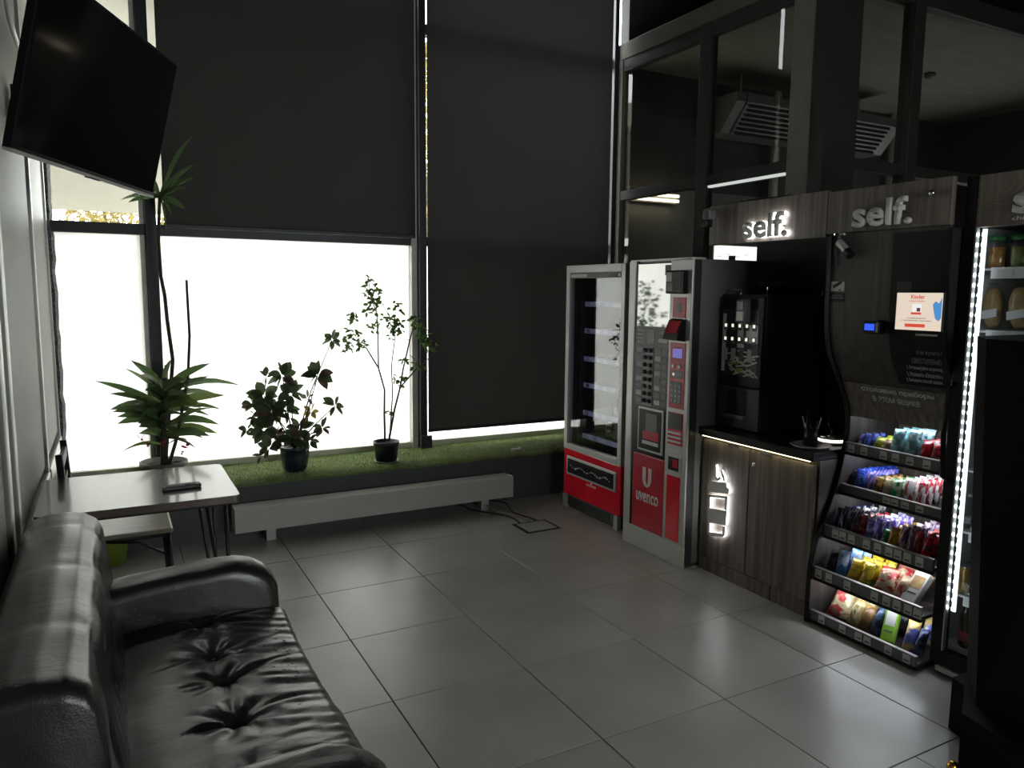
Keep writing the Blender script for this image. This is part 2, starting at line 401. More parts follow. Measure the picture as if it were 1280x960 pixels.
# left partition wall: backing, laminate panels, aluminium posts, rail
wl = struct('wall_left', B(XL-.12, XL-.03, YB, YW+.3, 0, ZC), M_wall_dark, 'grey panelled partition behind the sofa')
for a, b in ((-6.7,-4.4), (-4.33,-3.05), (-2.98,-1.62), (-1.27,.03), (.12,1.17)):
    for z0, z1 in ((.70, ZC-.05),):
        part('panel', B(XL-.03, XL, a, b, z0, z1, bev=.004), M_panel, wl)
    part('lower_panel', B(XL-.05, XL-.012, a, b, .06, .58), M_panel, wl)
for yp, wd in ((-4.365,.03), (-3.015,.03), (-1.545,.035), (-1.33,.03), (.085,.022), (1.19,.014)):
    part('post', B(XL-.03, XL+.014, yp-wd, yp+wd, 0, ZC-.03, bev=.004), M_alu, wl)
part('door_gap', B(XL-.06, XL-.035, -1.51, -1.36, 0, ZC-.05), M_black, wl)
for a, b in ((-6.7,-1.62), (-1.27,.05), (.12,1.17)):
    part('rail', B(XL-.03, XL+.022, a, b, .585, .67, bev=.006), M_alu, wl)

# window wall: sill, frames, films, panes
struct('window_sill', B(XL-.1, 3.16, .60, YW+.16, -.05, .345, bev=.004), M_sill, 'raised grey sill running under the window')
W = bpy.data.objects.new('window_1', None); COL.objects.link(W); W.location = (0, YW, .345); W['kind'] = 'structure'; W['label'] = 'tall shop window with dark mullions and frosted lower panes'
def wp(n, mb, m): return part(n, mb, m, W)
wp('bottom_frame', B(XL, 3.16, YW-.03, YW+.05, .345, .40, bev=.003), M_alu_w)
for a, b in ((XL, -.68), (-.61, 1.27), (1.335, 3.118)):
    wp('transom', B(a, b, YW-.035, YW+.05, 1.995, 2.068, bev=.003), M_dark)
    wp('transom', B(a, b, YW-.03, YW+.05, 3.62, 3.70, bev=.003), M_dark)
    o = part('frosted_film', MB().quad((a, YW+.012, .39), (b, YW+.012, .39), (b, YW+.012, 2.0), (a, YW+.012, 2.0)), M_film, W, label='milky frosted film glowing with daylight')
    wp('pane', B(a, b, YW+.016, YW+.024, .39, 2.0), M_glass)
    wp('pane', B(a, b, YW+.016, YW+.024, 2.06, 3.63), M_glass)
    wp('pane', B(a, b, YW+.016, YW+.024, 3.69, ZC), M_glass)
wp('mullion', B(-.68, -.61, YW-.07, YW+.06, .345, ZC, bev=.004), M_dark)
wp('mullion_trim', B(-.715, -.682, YW-.03, YW+.05, .345, ZC, bev=.003), M_alu_w)
wp('mullion', B(1.275, 1.335, YW-.10, YW+.06, .345, ZC, bev=.004), M_dark)
wp('mullion_trim', B(1.225, 1.273, YW-.05, YW+.05, .345, ZC, bev=.003), M_alu_w)
wp('mullion', B(3.118, 3.16, YW-.10, YW+.06, .345, ZC, bev=.004), M_dark)
wp('mullion_foot', B(1.27, 1.365, YW-.13, YW-.1, .345, .46, bev=.004), M_dark)
# rough jamb at the left end of the window
jb = MB(); rings = []
for k in range(60):
    z = .34 + k*(ZC-.34)/59
    j1 = .016*mnoise.noise((0, 3.1, z*9)); j2 = .012*mnoise.noise((5, 1, z*11))
    rings.append([(XL-.02, 1.20+j2, z), (XL+.03+j1, 1.205+j2, z), (XL+.045+j1, YW+.01, z), (XL-.02, YW+.04, z)])
jb.loft(rings); struct('trim_1', jb, M_jamb, 'rough grey foam filled jamb at window edge')
# wall over the rest of the window line, behind the glazed room
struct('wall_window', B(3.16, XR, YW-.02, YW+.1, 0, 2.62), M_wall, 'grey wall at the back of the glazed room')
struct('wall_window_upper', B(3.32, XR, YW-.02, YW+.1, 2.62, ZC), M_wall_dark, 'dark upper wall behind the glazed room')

# roller blinds (weighted hem, tube at the top)
def blind(x0, x1, zb, label):
    t = thing('roller_blind', ((x0+x1)/2, 1.15, zb), label, 'blind', 'black roller blinds on the shop window')
    mb = MB(); n = 40
    rings = []
    for i in range(n+1):
        x = x0+(x1-x0)*i/n; k = .0035*math.sin(i*1.1)+.003*mnoise.noise((x*3, zb, 0))
        rings.append([(x, 1.15+k, zb+.02), (x, 1.15-k*.7, (zb+4.5)/2), (x, 1.15, 4.5)])
    mb.loft(rings, closed=False, cap=False); part('fabric', mb, M_blind, t, smooth=True)
    part('hem_bar', B(x0, x1, 1.142, 1.16, zb, zb+.028, bev=.005), M_dark, t)
    part('roller_tube', MB().cyl((x0, 1.17, 4.52), (x1, 1.17, 4.52), .035), M_alu, t)
    return t
blind(-.566, 1.236, 2.045, 'wide black roller blind lowered halfway over the frosted left window')
blind(1.338, 3.085, .487, 'long black roller blind lowered almost to the turf')

# glazed room: posts, beams, glass; along x=3.15 and then along y=-1.09
XP, YC = 3.16, -1.09
gp = struct('partition_frame', B(XP, XP+.09, -.8, 1.2, 3.66, 3.80, bev=.006), M_beam, 'framed glass partition behind the vending machines')
def gpart(n, mb, m): return part(n, mb, m, gp)
gpart('end_post', B(XP, XP+.09, 1.10, 1.2, 0, 3.66, bev=.005), M_beam)
gpart('post', B(XP, XP+.08, 0.0, .115, 0, 3.66, bev=.005), M_frame2)
gpart('mid_rail', B(XP+.005, XP+.085, -.8, 1.1, 2.455, 2.535, bev=.004), M_frame2)
gpart('rail_highlight', B(XP+.0, XP+.03, -.77, -.03, 2.437, 2.453), emat('highlight_glow', (.95,1.0,.96), .28))  # glowing strip put in for the bright highlight line along the rail
gpart('under_beam', B(XP+.01, XP+.08, -.8, 1.1, 3.56, 3.66), M_frame2)
gpart('mid_rail', B(3.42, XR, YC+.02, YC+.10, 2.46, 2.535, bev=.004), M_frame2)
gpart('top_beam', B(3.42, XR, YC+.02, YC+.10, 3.60, 3.74, bev=.004), M_frame2)
for x in (4.0, 5.6, 7.2): gpart('post', B(x, x+.11, YC+.01, YC+.11, 0, 3.6, bev=.005), M_frame2)
for a, b in ((.115, 1.10), (-.8, 0.0)):
    for z0, z1 in ((.02, 2.455), (2.535, 3.56)): gpart('pane', B(XP+.035, XP+.043, a, b, z0, z1), M_glass_dk)
for a, b in ((3.42, 4.0), (4.11, 5.6), (5.71, 7.2)):
    for z0, z1 in ((.02, 2.46), (2.535, 3.6)): gpart('pane', B(a, b, YC+.055, YC+.063, z0, z1), M_glass_dk)
struct('column', B(XP-.02, 3.30, -.985, -.8, 0, ZC, bev=.01), M_column, 'square beige corner column of the glass partition')
part('column_edge', B(XP-.024, 3.44, -1.10, -.987, 0, ZC), M_frame2, gp)
struct('ceiling_inner', B(XP+.1, XR, YC+.1, YW-.02, 3.66, 3.72), M_inceil, 'low grey board ceiling inside the glazed room')
for k, (px, py) in enumerate(((1042, 52), (1163, 92))):
    p = at(px, py, Z=3.66)
    mb = MB().lathe([(.0,0), (.045,-.002), (.05,-.02), (.035,-.042), (.0,-.044)][::-1], (p.x, p.y, 3.66), 16)
    tag(part('smoke_detector', mb, M_mgrey, smooth=True), ['round smoke detector beside the beige column on the inner ceiling', 'round smoke detector on the inner ceiling above the snack shelf'][k], 'smoke detector', 'ceiling detectors')
# ceiling-hung air conditioner inside the glazed room
p0, p1 = at(893, 168, Y=.9), at(1094, 190, Y=.9)
ax0, ax1 = p0.x, p1.x; az = (p0.z+p1.z)/2
ac = thing('air_conditioner', ((ax0+ax1)/2, .95, az-.02), 'long ceiling-hung air conditioner seen dimly through the partition glass', 'air conditioner')
mb = MB(); prof = [(.62,az+.30), (1.12,az+.30), (1.14,az+.05), (1.05,az-.02), (.82,az-.02), (.62,az+.22)]
mb.prism([(ax0+.12, y, z) for y, z in prof], (ax1-ax0-.24, 0, 0)); part('body', mb, M_mgrey, ac)
for xa, xb in ((ax0, ax0+.12), (ax1-.12, ax1)):
    mb = MB(); mb.prism([(xa, y+.01, z) for y, z in prof], (xb-xa, 0, 0)); part('end_cap', mb, M_mgrey, ac)
for k in range(7):
    t_ = (k+.5)/7; y = .62+.2*t_; z = az+.22-.24*t_
    part('louvre', B(ax0+.16, ax1-.16, y-.008, y+.008, z-.02, z+.002), M_dgrey, ac)
for x in (ax0+.3, ax1-.3): part('hanger_rod', MB().cyl((x, .9, az+.3), (x, .9, 3.66), .008, 8), M_alu, ac)
# warm tube lamp on the inner wall
tl = thing('tube_lamp', (3.59, 1.2, 2.49), 'warm double tube lamp on the inner wall behind the partition', 'lamp')
part('housing', B(3.29, 3.90, 1.19, 1.24, 2.475, 2.575, bev=.005), M_mgrey, tl)
for z in (2.545, 2.50): part('tube', MB().cyl((3.30, 1.165, z), (3.89, 1.165, z), .013, 10), M_tube, tl)
# glowing panel put in for a bright rectangle on the inner wall
q0, q1 = at(893, 309, Y=1.2), at(946, 326, Y=1.2)
lb = thing('bright_panel', ((q0.x+q1.x)/2, 1.2, q1.z-.03), 'small bright white panel behind the glass under the header', 'light box')
part('case', B(q0.x-.02, q1.x+.02, 1.2, 1.238, q1.z-.03, q0.z+.03), M_alu, lb)
part('lit_face', B(q0.x, q1.x, 1.193, 1.2, q1.z-.01, q0.z+.02), M_brightpanel, lb)
for k in range(4):
    x = q0.x+.04+k*.12; part('print_mark', B(x, x+.05, 1.191, 1.193, q1.z+.03+.02*(k % 2), q1.z+.034+.02*(k % 2)), M_mgrey, lb)
# bright slits of window light in the glazed room, put in as white rods
for k, (pa, pb) in enumerate((((983, 0), (968, 203)), ((1117, 135), (1113, 203)))):
    a, b = at(*pa, Y=1.19), at(*pb, Y=1.19)
    zt = min(3.66, a.z)
    mb = MB().cyl((b.x, 1.19, 0.0), (b.x, 1.19, zt), .045 if k == 0 else .03, 12)
    tag(part('slit_rod', mb, M_white, smooth=True), ['pale upright rod added for a bright slit left of the column', 'thin pale rod added for a bright slit right of the column'][k], 'pipe')

# outside: ground, canopy, autumn trees, (seen only through narrow gaps and the clear upper panes)
struct('pavement_outside', B(-40, 60, YW+.2, 60, -.5, -.3), M_grass_out, 'pale pavement outside the window')
mb = MB(); ZS = 3.75
mb.prism([(-14, 1.6, ZS), (1.3, 1.6, ZS), (1.3, 19.6, ZS), (-14, 19.6, ZS)], (0, 0, .3))
cn = tag(part('canopy', mb, M_soffit), 'cream canopy soffit outside above the frosted pane', 'canopy')
def tree(x, y, h, rw, seed, label):
    rr = random.Random(seed)
    t = thing('autumn_tree', (x, y, -.3), label, 'tree', 'yellow trees outside')
    part('trunk', MB().tube([(x, y, -.3), (x+.1, y, h*.4), (x, y+.1, h*.8)], .14, 8, .04), M_bark, t, smooth=True)
    mb = MB()
    for k in range(5200):
        a = rr.uniform(0, 2*PI); q = rr.uniform(-1, 1); q2 = math.sqrt(1-q*q)*rw*rr.uniform(.3, 1)
        c = Vector((x+q2*math.cos(a), y+q2*math.sin(a), h*.55+q*h*.5)); s_ = rr.uniform(.10, .20)
        d1 = Vector((rr.uniform(-1,1), rr.uniform(-1,1), rr.uniform(-1,1)))*s_; d2 = Vector((rr.uniform(-1,1), rr.uniform(-1,1), rr.uniform(-1,1)))*s_
        mb.bm.faces.new([mb.bm.verts.new(c), mb.bm.verts.new(c+d1), mb.bm.verts.new(c+d2)])
    part('foliage', mb, M_autumn, t, kind='stuff')
for k, (x, y, h, rw) in enumerate(((-3.6, 23, 6.0, 1.3), (-.9, 23.4, 6.2, 1.3), (1.8, 23, 5.8, 1.3), (6.0, 13, 7.0, 1.7))):
    tree(x, y, h, rw, 31+k, ['yellow autumn tree far outside past the canopy at left', 'yellow autumn tree outside in line with the left mullion', 'yellow autumn tree outside hidden mostly by the first blind', 'tall yellow tree outside seen between the two blinds'][k])

# artificial turf on the sill
tf = thing('artificial_turf', (.95, .9, .345), 'green artificial turf mat laid along the window sill', 'turf')
mb = MB(); rings = []
for i in range(90):
    x = -1.2+i*(3.1+1.2)/89; e = .585+.008*mnoise.noise((x*4, 0, 0)) - (.012 if 1.35 < x < 2.0 else 0)*abs(math.sin(x*14))
    zf = .352+.014*max(0, mnoise.noise((x*5, 7, 0))) + (.012*abs(math.sin(x*11)) if 1.35 < x < 1.95 else 0)
    rings.append([(x, e, zf-.014), (x, e-.002, zf), (x, .75, .356), (x, 1.0, .356), (x, 1.22, .354)])
mb.loft(rings, closed=False, cap=False); part('turf_backing', mb, M_turf, tf, smooth=True)
bv, bf = [], []
rr = np.random.RandomState(3)
NB = 26000
bx = rr.uniform(-1.2, 3.08, NB); by = rr.uniform(.585, 1.22, NB); ang = rr.uniform(0, 2*PI, NB); hh = rr.uniform(.008, .022, NB)
for i in range(NB):
    c, s_ = math.cos(ang[i])*.0016, math.sin(ang[i])*.0016
    z = .354; lx, ly = rr.uniform(-.012,.012), rr.uniform(-.012,.012)
    k = len(bv); bv += [(bx[i]-c, by[i]-s_, z), (bx[i]+c, by[i]+s_, z), (bx[i]+lx, by[i]+ly, z+hh[i])]; bf.append((k, k+1, k+2))
me = bpy.data.meshes.new('turf_blades'); off = Vector((.95, .9, .345)); me.from_pydata([tuple(Vector(v)-off) for v in bv], [], bf); me.materials.append(M_blade)
ob = bpy.data.objects.new('turf_blades', me); COL.objects.link(ob); ob.parent = tf; ob['kind'] = 'stuff'
pz = at(645, 561, Z=.372)
tag(part('plastic_bracket', MB().box(pz.x-.045, pz.x+.045, pz.y-.006, pz.y+.008, .366, .376).box(pz.x-.045, pz.x-.03, pz.y-.02, pz.y, .36, .376).box(pz.x+.03, pz.x+.045, pz.y-.008, pz.y+.02, .366, .382), M_plasw), 'small white plastic bracket lying on the turf', 'bracket')

# ------------------------------------------------------------------ bench-like convector in front of the sill
M_heater = mat('ivory_heater_paint', (.50,.49,.465), .45, var=.05)
bc = thing('convector_heater', (.72, .46, 0), 'long low white convector heater on short legs under the window sill', 'heater')
X0, X1 = -.285, 1.72
part('front_panel', B(X0, X1, .385, .392, .088, .247, bev=.002), M_heater, bc)
part('back_panel', B(X0, X1, .523, .53, .088, .24), M_heater, bc)
for x in (X0, X1-.008): part('end_panel', B(x, x+.008, .392, .523, .088, .247), M_heater, bc)
part('base_plate', B(X0+.01, X1-.01, .394, .521, .088, .096), M_mgrey, bc)
part('core', B(X0+.1, X1-.1, .41, .51, .11, .2), M_dgrey, bc)
mb = MB()
for k in range(10):
    y = .394+k*.0135; mb.box(X0+.008, X1-.008, y, y+.0075, .236, .245)
part('top_grille', mb, M_heater, bc)
for x in (-.054, 1.508): part('leg', B(x-.03, x+.03, .44, .50, 0, .088), M_heater, bc)

# floor hatch with cables
hp = [at(639, 655, Z=0), at(682, 650, Z=0), at(698, 661, Z=0), at(663, 667, Z=0)]
hc = sum(hp, Vector())/4
ht = thing('floor_hatch', (hc.x, hc.y, 0), 'square grey floor hatch with a dark gap around its lid', 'hatch')
part('frame', B(hc.x-.135, hc.x+.135, hc.y-.115, hc.y+.115, .0003, .002), M_blackm, ht)
part('lid', B(hc.x-.112, hc.x+.112, hc.y-.092, hc.y+.09, .002, .006, bev=.002), M_tile, ht)
cs = []
for k in range(4):
    a = Vector((hc.x-.08+.05*k, hc.y+.1, .012)); e = Vector((1.30+.16*k, .58, .03))
    pts = [a.lerp(e, t_/10) + Vector((.035*math.sin(t_*.8+k), 0, .015*math.sin(PI*t_/10))) for t_ in range(11)]
    tag(part('cable', MB().tube(pts, .005, 6), [M_rubber, M_beige, M_rubber, M_beige][k], smooth=True),
        ['black cable leaving the floor hatch, furthest left', 'beige cable leaving the floor hatch, left of the two', 'black cable leaving the floor hatch, second from right', 'beige cable leaving the floor hatch, furthest right'][k], 'cable', 'hatch cables')
#PART2
# ================================================================== SOFA
sf = thing('sofa', (-.82, -2.25, 0), 'worn black tufted leather sofa against the panelled left wall', 'sofa')
SB = [at(px, py, Z=.41) for px, py in ((254, 790), (268, 826), (280, 854), (297, 905))]
sbx = sum(p.x for p in SB)/len(SB)
SBT = [(p.x, p.y) for p in SB] + [(sbx, -2.74)]
rowx2 = sbx+.0
def seat_h(x, y):
    z = .425 + .03*math.sin(PI*min(1, max(0, (x+.97)/.58)))
    z += .016*math.sin((y+1.7)*2.6)
    for k, (bx_, by_) in enumerate(SBT):
        dx, dy = x-bx_, y-by_; r = math.hypot(dx, dy)
        big = 1.0 if k in (2, 3, 4) else .7
        z -= big*(.030*math.exp(-(r/.028)**2) + .020*math.exp(-(r/.085)**2))
        if r < .3:
            a = math.atan2(dy, dx)
            z += big*.0055*math.sin(7*a+k*1.7+6*r)*math.exp(-((r-.075)/.05)**2)
            # creases pulled from the button towards the front edge
            if dx > 0: z -= big*.008*math.exp(-((dy-.25*dx+.02*math.sin(dx*14+k))/.010)**2)*math.exp(-((dx-.1)/.10)**2)
            if dx > 0: z -= big*.006*math.exp(-((dy+.35*dx)/.011)**2)*math.exp(-((dx-.09)/.07)**2)
            if dx < 0: z -= big*.006*math.exp(-((dy-.18*dx)/.010)**2)*math.exp(-((dx+.09)/.06)**2)
    # fine cross creases along the front half
    f = max(0, min(1, (x+.74)/.2))
    z += f*.005*mnoise.noise((x*5, y*26+x*4, 1.3)) + f*.004*abs(mnoise.noise((x*4+9, y*17-x*5, 4.1)))
    z += .006*mnoise.noise((x*4, y*5, 8))
    return z
rings = []
NY, NX = 170, 64
for j in range(NY+1):
    y = -2.885 + (1.225)*j/NY
    e = min(1, min(j, NY-j)/4); ring = []
    for i in range(NX+1):
        x = -.985 + (.985-.425)*i/NX
        ring.append(Vector((x, y, seat_h(x, y)*(.96+.04*e))))
    zf = ring[-1].z
    bul = .012*math.sin((y+1.7)*5) + .004*mnoise.noise((y*12, 3, 0))
    for a in range(1, 8):
        t_ = a/7*PI/2; ring.append(Vector((-.425+.045*math.sin(t_)+bul*a/7, y, zf-.05*(1-math.cos(t_)))))
    ring += [Vector((-.378+bul, y, .30)), Vector((-.385+bul*.5, y, .20)), Vector((-.40, y, .13)), Vector((-.985, y, .13))]
    rings.append(ring)
mb = MB().loft(rings); part('seat_cushion', mb, M_leather, sf, smooth=True)
for bx_, by_ in SBT:
    z = seat_h(bx_, by_)
    part('button', MB().lathe([(.0,-.004), (.011,-.003), (.012,.002), (.007,.007), (.0,.008)], (bx_, by_, z), 12), M_leather, sf, smooth=True)
pm = MB(); prr = random.Random(5)
for k in range(170):
    c = at(prr.gauss(366, 14), prr.gauss(806, 26), Z=.43)
    if not (-.62 < c.x < -.44): continue
    s_ = prr.uniform(.0015, .006); pts = []
    for q in range(5):
        a = 2*PI*q/5; x = c.x+s_*prr.uniform(.4,1)*math.cos(a)*1.6; y = c.y+s_*prr.uniform(.4,1)*math.sin(a)
        pts.append((x, y, seat_h(x, y)+.0008))
    pm.quad(*pts)
part('peeled_patch', pm, M_peel, sf, kind='stuff')
# backrest: rounded, channel-tufted
BB = [(y, z) for y in (-2.62, -2.30, -1.98, -1.70) for z in (.72, .56)]
prof = [(-1.235,.12), (-1.238,.45), (-1.235,.74), (-1.222,.80), (-1.195,.835), (-1.15,.853), (-1.09,.858), (-1.04,.85), (-1.005,.828), (-.985,.79), (-.975,.72), (-.966,.64), (-.956,.56), (-.945,.48), (-.935,.42), (-.93,.36), (-.94,.14)]
pp = []
for (a, b) in zip(prof[:-1], prof[1:]):
    for k in range(4): pp.append((a[0]+(b[0]-a[0])*k/4, a[1]+(b[1]-a[1])*k/4))
pp.append(prof[-1])
rings = []
NJ = 150
for j in range(NJ+1):
    y = -2.87 + 1.37*j/NJ; u_ = j/NJ; e = min(1, min(j, NJ-j)/6); ring = []
    for x, z in pp:
        dx = 0; dz = 0
        if x > -1.0 and z < .82:
            for by_, bz_ in BB:
                r = math.hypot(y-by_, z-bz_); dx -= .030*math.exp(-(r/.03)**2)+.014*math.exp(-(r/.09)**2)
            dx += .006*mnoise.noise((y*6, z*9, 2)) + .004*mnoise.noise((y*20, z*6, 5))
        if z > .78:
            dz = .009*mnoise.noise((y*3.5, x*5, 6)) - .004*math.exp(-(((y+2.32) % .42 - .21)/.035)**2)*(1 if x > -1.12 else .4)
        sq = (1-math.sqrt(max(0, 1-(1-e)**2)))*.05
        cx, cz = -1.09, .5
        ring.append(Vector((x+dx+(cx-x)*sq*1.2, y, z+dz-(z-.12)*sq)))
    rings.append(ring)
part('backrest', MB().loft(rings), M_leather, sf, smooth=True)
for by_, bz_ in BB:
    xx = -.966-.035+.02*(.64-bz_)
    part('button', MB().lathe([(.0,-.004), (.011,-.003), (.012,.002), (.007,.007), (.0,.008)], (0,0,0), 10, Matrix.Translation((xx, by_, bz_)) @ Matrix.Rotation(PI/2, 4, 'Y')), M_leather, sf, smooth=True)
def arm(ya, yb):
    out = []
    base = [(-1.0,.10), (-1.0,.585), (-.90,.60), (-.75,.612), (-.62,.618), (-.54,.615), (-.49,.603), (-.448,.578), (-.418,.542), (-.402,.50), (-.396,.45), (-.394,.36), (-.396,.22), (-.40,.10)]
    P_ = []
    for a, b in zip(base[:-1], base[1:]):
        for k in range(3): P_.append((a[0]+(b[0]-a[0])*k/3, a[1]+(b[1]-a[1])*k/3))
    P_.append(base[-1])
    N_ = 26; R_ = []
    for j in range(N_+1):
        t_ = j/N_; y = ya+(yb-ya)*t_; s_ = abs(2*t_-1); ins = .055*(1-math.sqrt(max(0, 1-s_**3.2)))
        ring = []
        for x, z in P_:
            k = .006*mnoise.noise((x*9, y*14, z*9))
            ring.append(Vector((x-(ins+k if x > -.9 else 0)*max(0, min(1, (x+.75)/.3)), y, z-(ins+k)*(1 if z > .3 else 0))))
        R_.append(ring)
    return MB().loft(R_)
part('armrest', arm(-1.68, -1.50), M_leather, sf, smooth=True)
part('armrest', arm(-3.07, -2.885), M_leather, sf, smooth=True)
part('base_frame', B(-1.2, -.42, -3.03, -1.54, .07, .13), M_blackm, sf)
for x in (-1.15, -.47):
    for y in (-2.98, -1.58): part('leg', MB().cyl((x, y, 0), (x, y, .07), .022), M_steel, sf)

# ================================================================== TABLE, REMOTE, CHAIR
tb = thing('table', (-.85, -.84, 0), 'small dark wooden table with black steel legs beside the sofa', 'table')
mb = B(-1.225, -.463, -1.172, -.508, .718, .75)
es = [e for e in mb.bm.edges if abs(e.verts[0].co.z-e.verts[1].co.z) > .01]
bmesh.ops.bevel(mb.bm, geom=es, offset=.028, segments=4, affect='EDGES', profile=.5)
part('tabletop', mb, M_tabletop, tb)
part('apron', B(-1.17, -.52, -1.10, -.58, .69, .718), M_steel, tb)
for x, sx in ((-1.15, -1), (-.545, 1)):
    for y, sy in ((-1.09, -1), (-.59, 1)):
        mb = MB().tube([(x-.05*sx, y, .715), (x+.035*sx, y+.02*sy, .012), (x+.045*sx, y+.02*sy, .012)], .008, 8)
        mb.tube([(x+.03*sx, y-.02*sy, .715), (x+.04*sx, y+.02*sy, .012)], .008, 8)
        part('leg', mb, M_steel, tb, smooth=True)
ra, rb = at(203, 611, Z=.76), at(251, 605, Z=.76)
rc = (ra+rb)/2; ang = math.atan2(rb.y-ra.y, rb.x-ra.x); RM = Matrix.Translation((rc.x, rc.y, .7505)) @ Matrix.Rotation(ang, 4, 'Z')
rl = (rb-ra).length/2
rm = thing('remote_control', (rc.x, rc.y, .7505), 'black television remote control lying on the table', 'remote')
part('body', B(-rl, rl, -.024, .024, 0, .018, bev=.006, M=RM), M_dgrey, rm)
for i in range(11):
    for j in range(3):
        x = -rl+.02+i*(2*rl-.04)/10; y = -.014+.014*j
        part('button', B(x-.004, x+.004, y-.004, y+.004, .017, .0205, M=RM), M_mgrey, rm)

ch = thing('chair', (-.95, -.27, 0), 'black framed chair with pale seat tucked behind the table', 'chair')
part('seat', B(-1.17, -.695, -.525, -.08, .425, .45, bev=.01), M_seat, ch)
part('seat_frame', MB().tube([(-.715, -.50, .415), (-.715, -.11, .415), (-1.15, -.11, .415), (-1.15, -.50, .415), (-.715, -.50, .415)], .011, 8), M_steel, ch, smooth=True)
for y in (-.50, -.11):
    part('leg', MB().tube([(-.72, y, .42), (-.70, y, 0)], .013, 8), M_steel, ch, smooth=True)
    part('back_leg', MB().tube([(-1.15, y, 0), (-1.14, y, .42), (-1.165, y, .86)], .016, 8), M_steel, ch, smooth=True)
    part('brace', MB().tube([(-.71, y, .30), (-.85, y, .39), (-1.0, y, .412)], .006, 6), M_steel, ch, smooth=True)
for z in (.80, .70, .60): part('back_slat', B(-1.172, -1.15, -.50, -.11, z-.02, z+.03 if z > .75 else z+.01, bev=.004), M_steel, ch)
gb = at(143, 693, Z=0)
mb = MB().lathe([(.0,0), (.085,0), (.105,.19), (.112,.195), (.108,.20), (.10,.195), (.08,.012), (.0,.012)], (gb.x-.02, .45, 0), 20)
tag(part('bucket', mb, M_lime, smooth=True), 'lime green plastic bucket on the floor under the chair', 'bucket')

# ================================================================== TELEVISION
tv = thing('television', (-1.16, -1.45, 2.0), 'large black flat television angled down from a bracket on the left wall', 'television')
ty, tt, tr_ = 1.111, .227, -.02
A = Vector((math.cos(ty), math.sin(ty), 0)); Nn = Vector((math.sin(ty), -math.cos(ty), 0)); Bz = Vector((0,0,1))
B2 = Bz*math.cos(tt)+Nn*math.sin(tt); A2 = A*math.cos(tr_)+B2*math.sin(tr_); B3 = B2*math.cos(tr_)-A*math.sin(tr_); N3 = A2.cross(B3)
TM = Matrix.Translation((-.889, -1.344, 2.306)) @ Matrix((A2, B3, N3)).transposed().to_4x4()
hw, hhh = .485, .2815
M_tvscreen = mat('tv_glass', (.004,.004,.005), .09, var=.02, spec=.5)
part('back_shell', B(-hw+.06, hw-.06, -hhh+.03, hhh-.07, -.075, -.03, bev=.02, M=TM), M_blackm, tv)
part('cabinet', B(-hw, hw, -hhh, hhh, -.032, -.001, bev=.004, M=TM), M_black, tv)
part('screen', B(-hw+.012, hw-.012, -hhh+.018, hhh-.012, -.003, .0005, M=TM), M_tvscreen, tv)
part('bottom_bezel', B(-hw, hw, -hhh-.004, -hhh+.006, -.028, .002, M=TM), M_silver, tv)
part('logo_bar', B(-.03, .03, -hhh-.008, -hhh-.003, -.02, .004, M=TM), M_dgrey, tv)
pc = TM @ Vector((.1, 0, -.075))
pw = Vector((XL+.02, -.55, 2.36))
part('bracket_arm', MB().tube([pw, pc], .018, 8), M_steel, tv)
part('wall_plate', B(XL+.0142, XL+.026, pw.y-.08, pw.y+.08, pw.z-.12, pw.z+.12), M_steel, tv)
part('mount_plate', B(0, .2, -.1, .1, -.085, -.07, M=TM), M_steel, tv)
ca = [at(x, y, X=XL+.025) for x, y in ((2, -40), (12, 25), (27, 72))]
part('cable_duct', MB().tube(ca, .011, 8), M_plasw, tv, smooth=True)
cb = TM @ Vector((-.40, .06, -.03))
part('power_cable', MB().tube([ca[2], ca[2].lerp(cb, .4)+Vector((.02, 0, .05)), ca[2].lerp(cb, .8)+Vector((.0, 0, -.03)), cb], .005, 6), M_rubber, tv, smooth=True)

# ================================================================== PLANTS
lrl = random.Random(77)
def leafbm(base, tip, wid, arch=.0, fold=.25, seg=6, shape=0, mb=None, roll=None):
    base, tip = Vector(base), Vector(tip); mb = mb or MB(); d = tip-base; L_ = d.length
    side = d.cross(Vector((0,0,1)))
    if side.length < 1e-4: side = Vector((1,0,0))
    side.normalize(); dn = d.normalized()
    if roll is None: roll = lrl.choice((-1, 1))*lrl.uniform(.45, 1.25)
    side = Matrix.Rotation(roll, 3, dn) @ side; nrm = side.cross(d).normalized()
    prev = None
    for i in range(seg+1):
        t_ = i/seg
        c = base + d*t_ + Vector((0,0,1))*arch*L_*math.sin(PI*t_)
        if shape == 0: wv = wid*.5*(math.sin(PI*min(1, t_*.9+.10))**.8)*(1 if t_ < .97 else .1)
        else: wv = wid*.5*math.sin(PI*(t_**.85))**.75 if 0 < t_ < 1 else wid*.03
        l = mb.bm.verts.new(c+side*wv+nrm*wv*fold); m_ = mb.bm.verts.new(c); r_ = mb.bm.verts.new(c-side*wv+nrm*wv*fold)
        if prev:
            mb.bm.faces.new((prev[0], prev[1], m_, l)); mb.bm.faces.new((prev[1], prev[2], r_, m_))
        prev = (l, m_, r_)
    return mb
def pot(name_m, c, prof, parent):
    part('pot', MB().lathe(prof, c, 28), name_m, parent, smooth=True)

ZT = .356
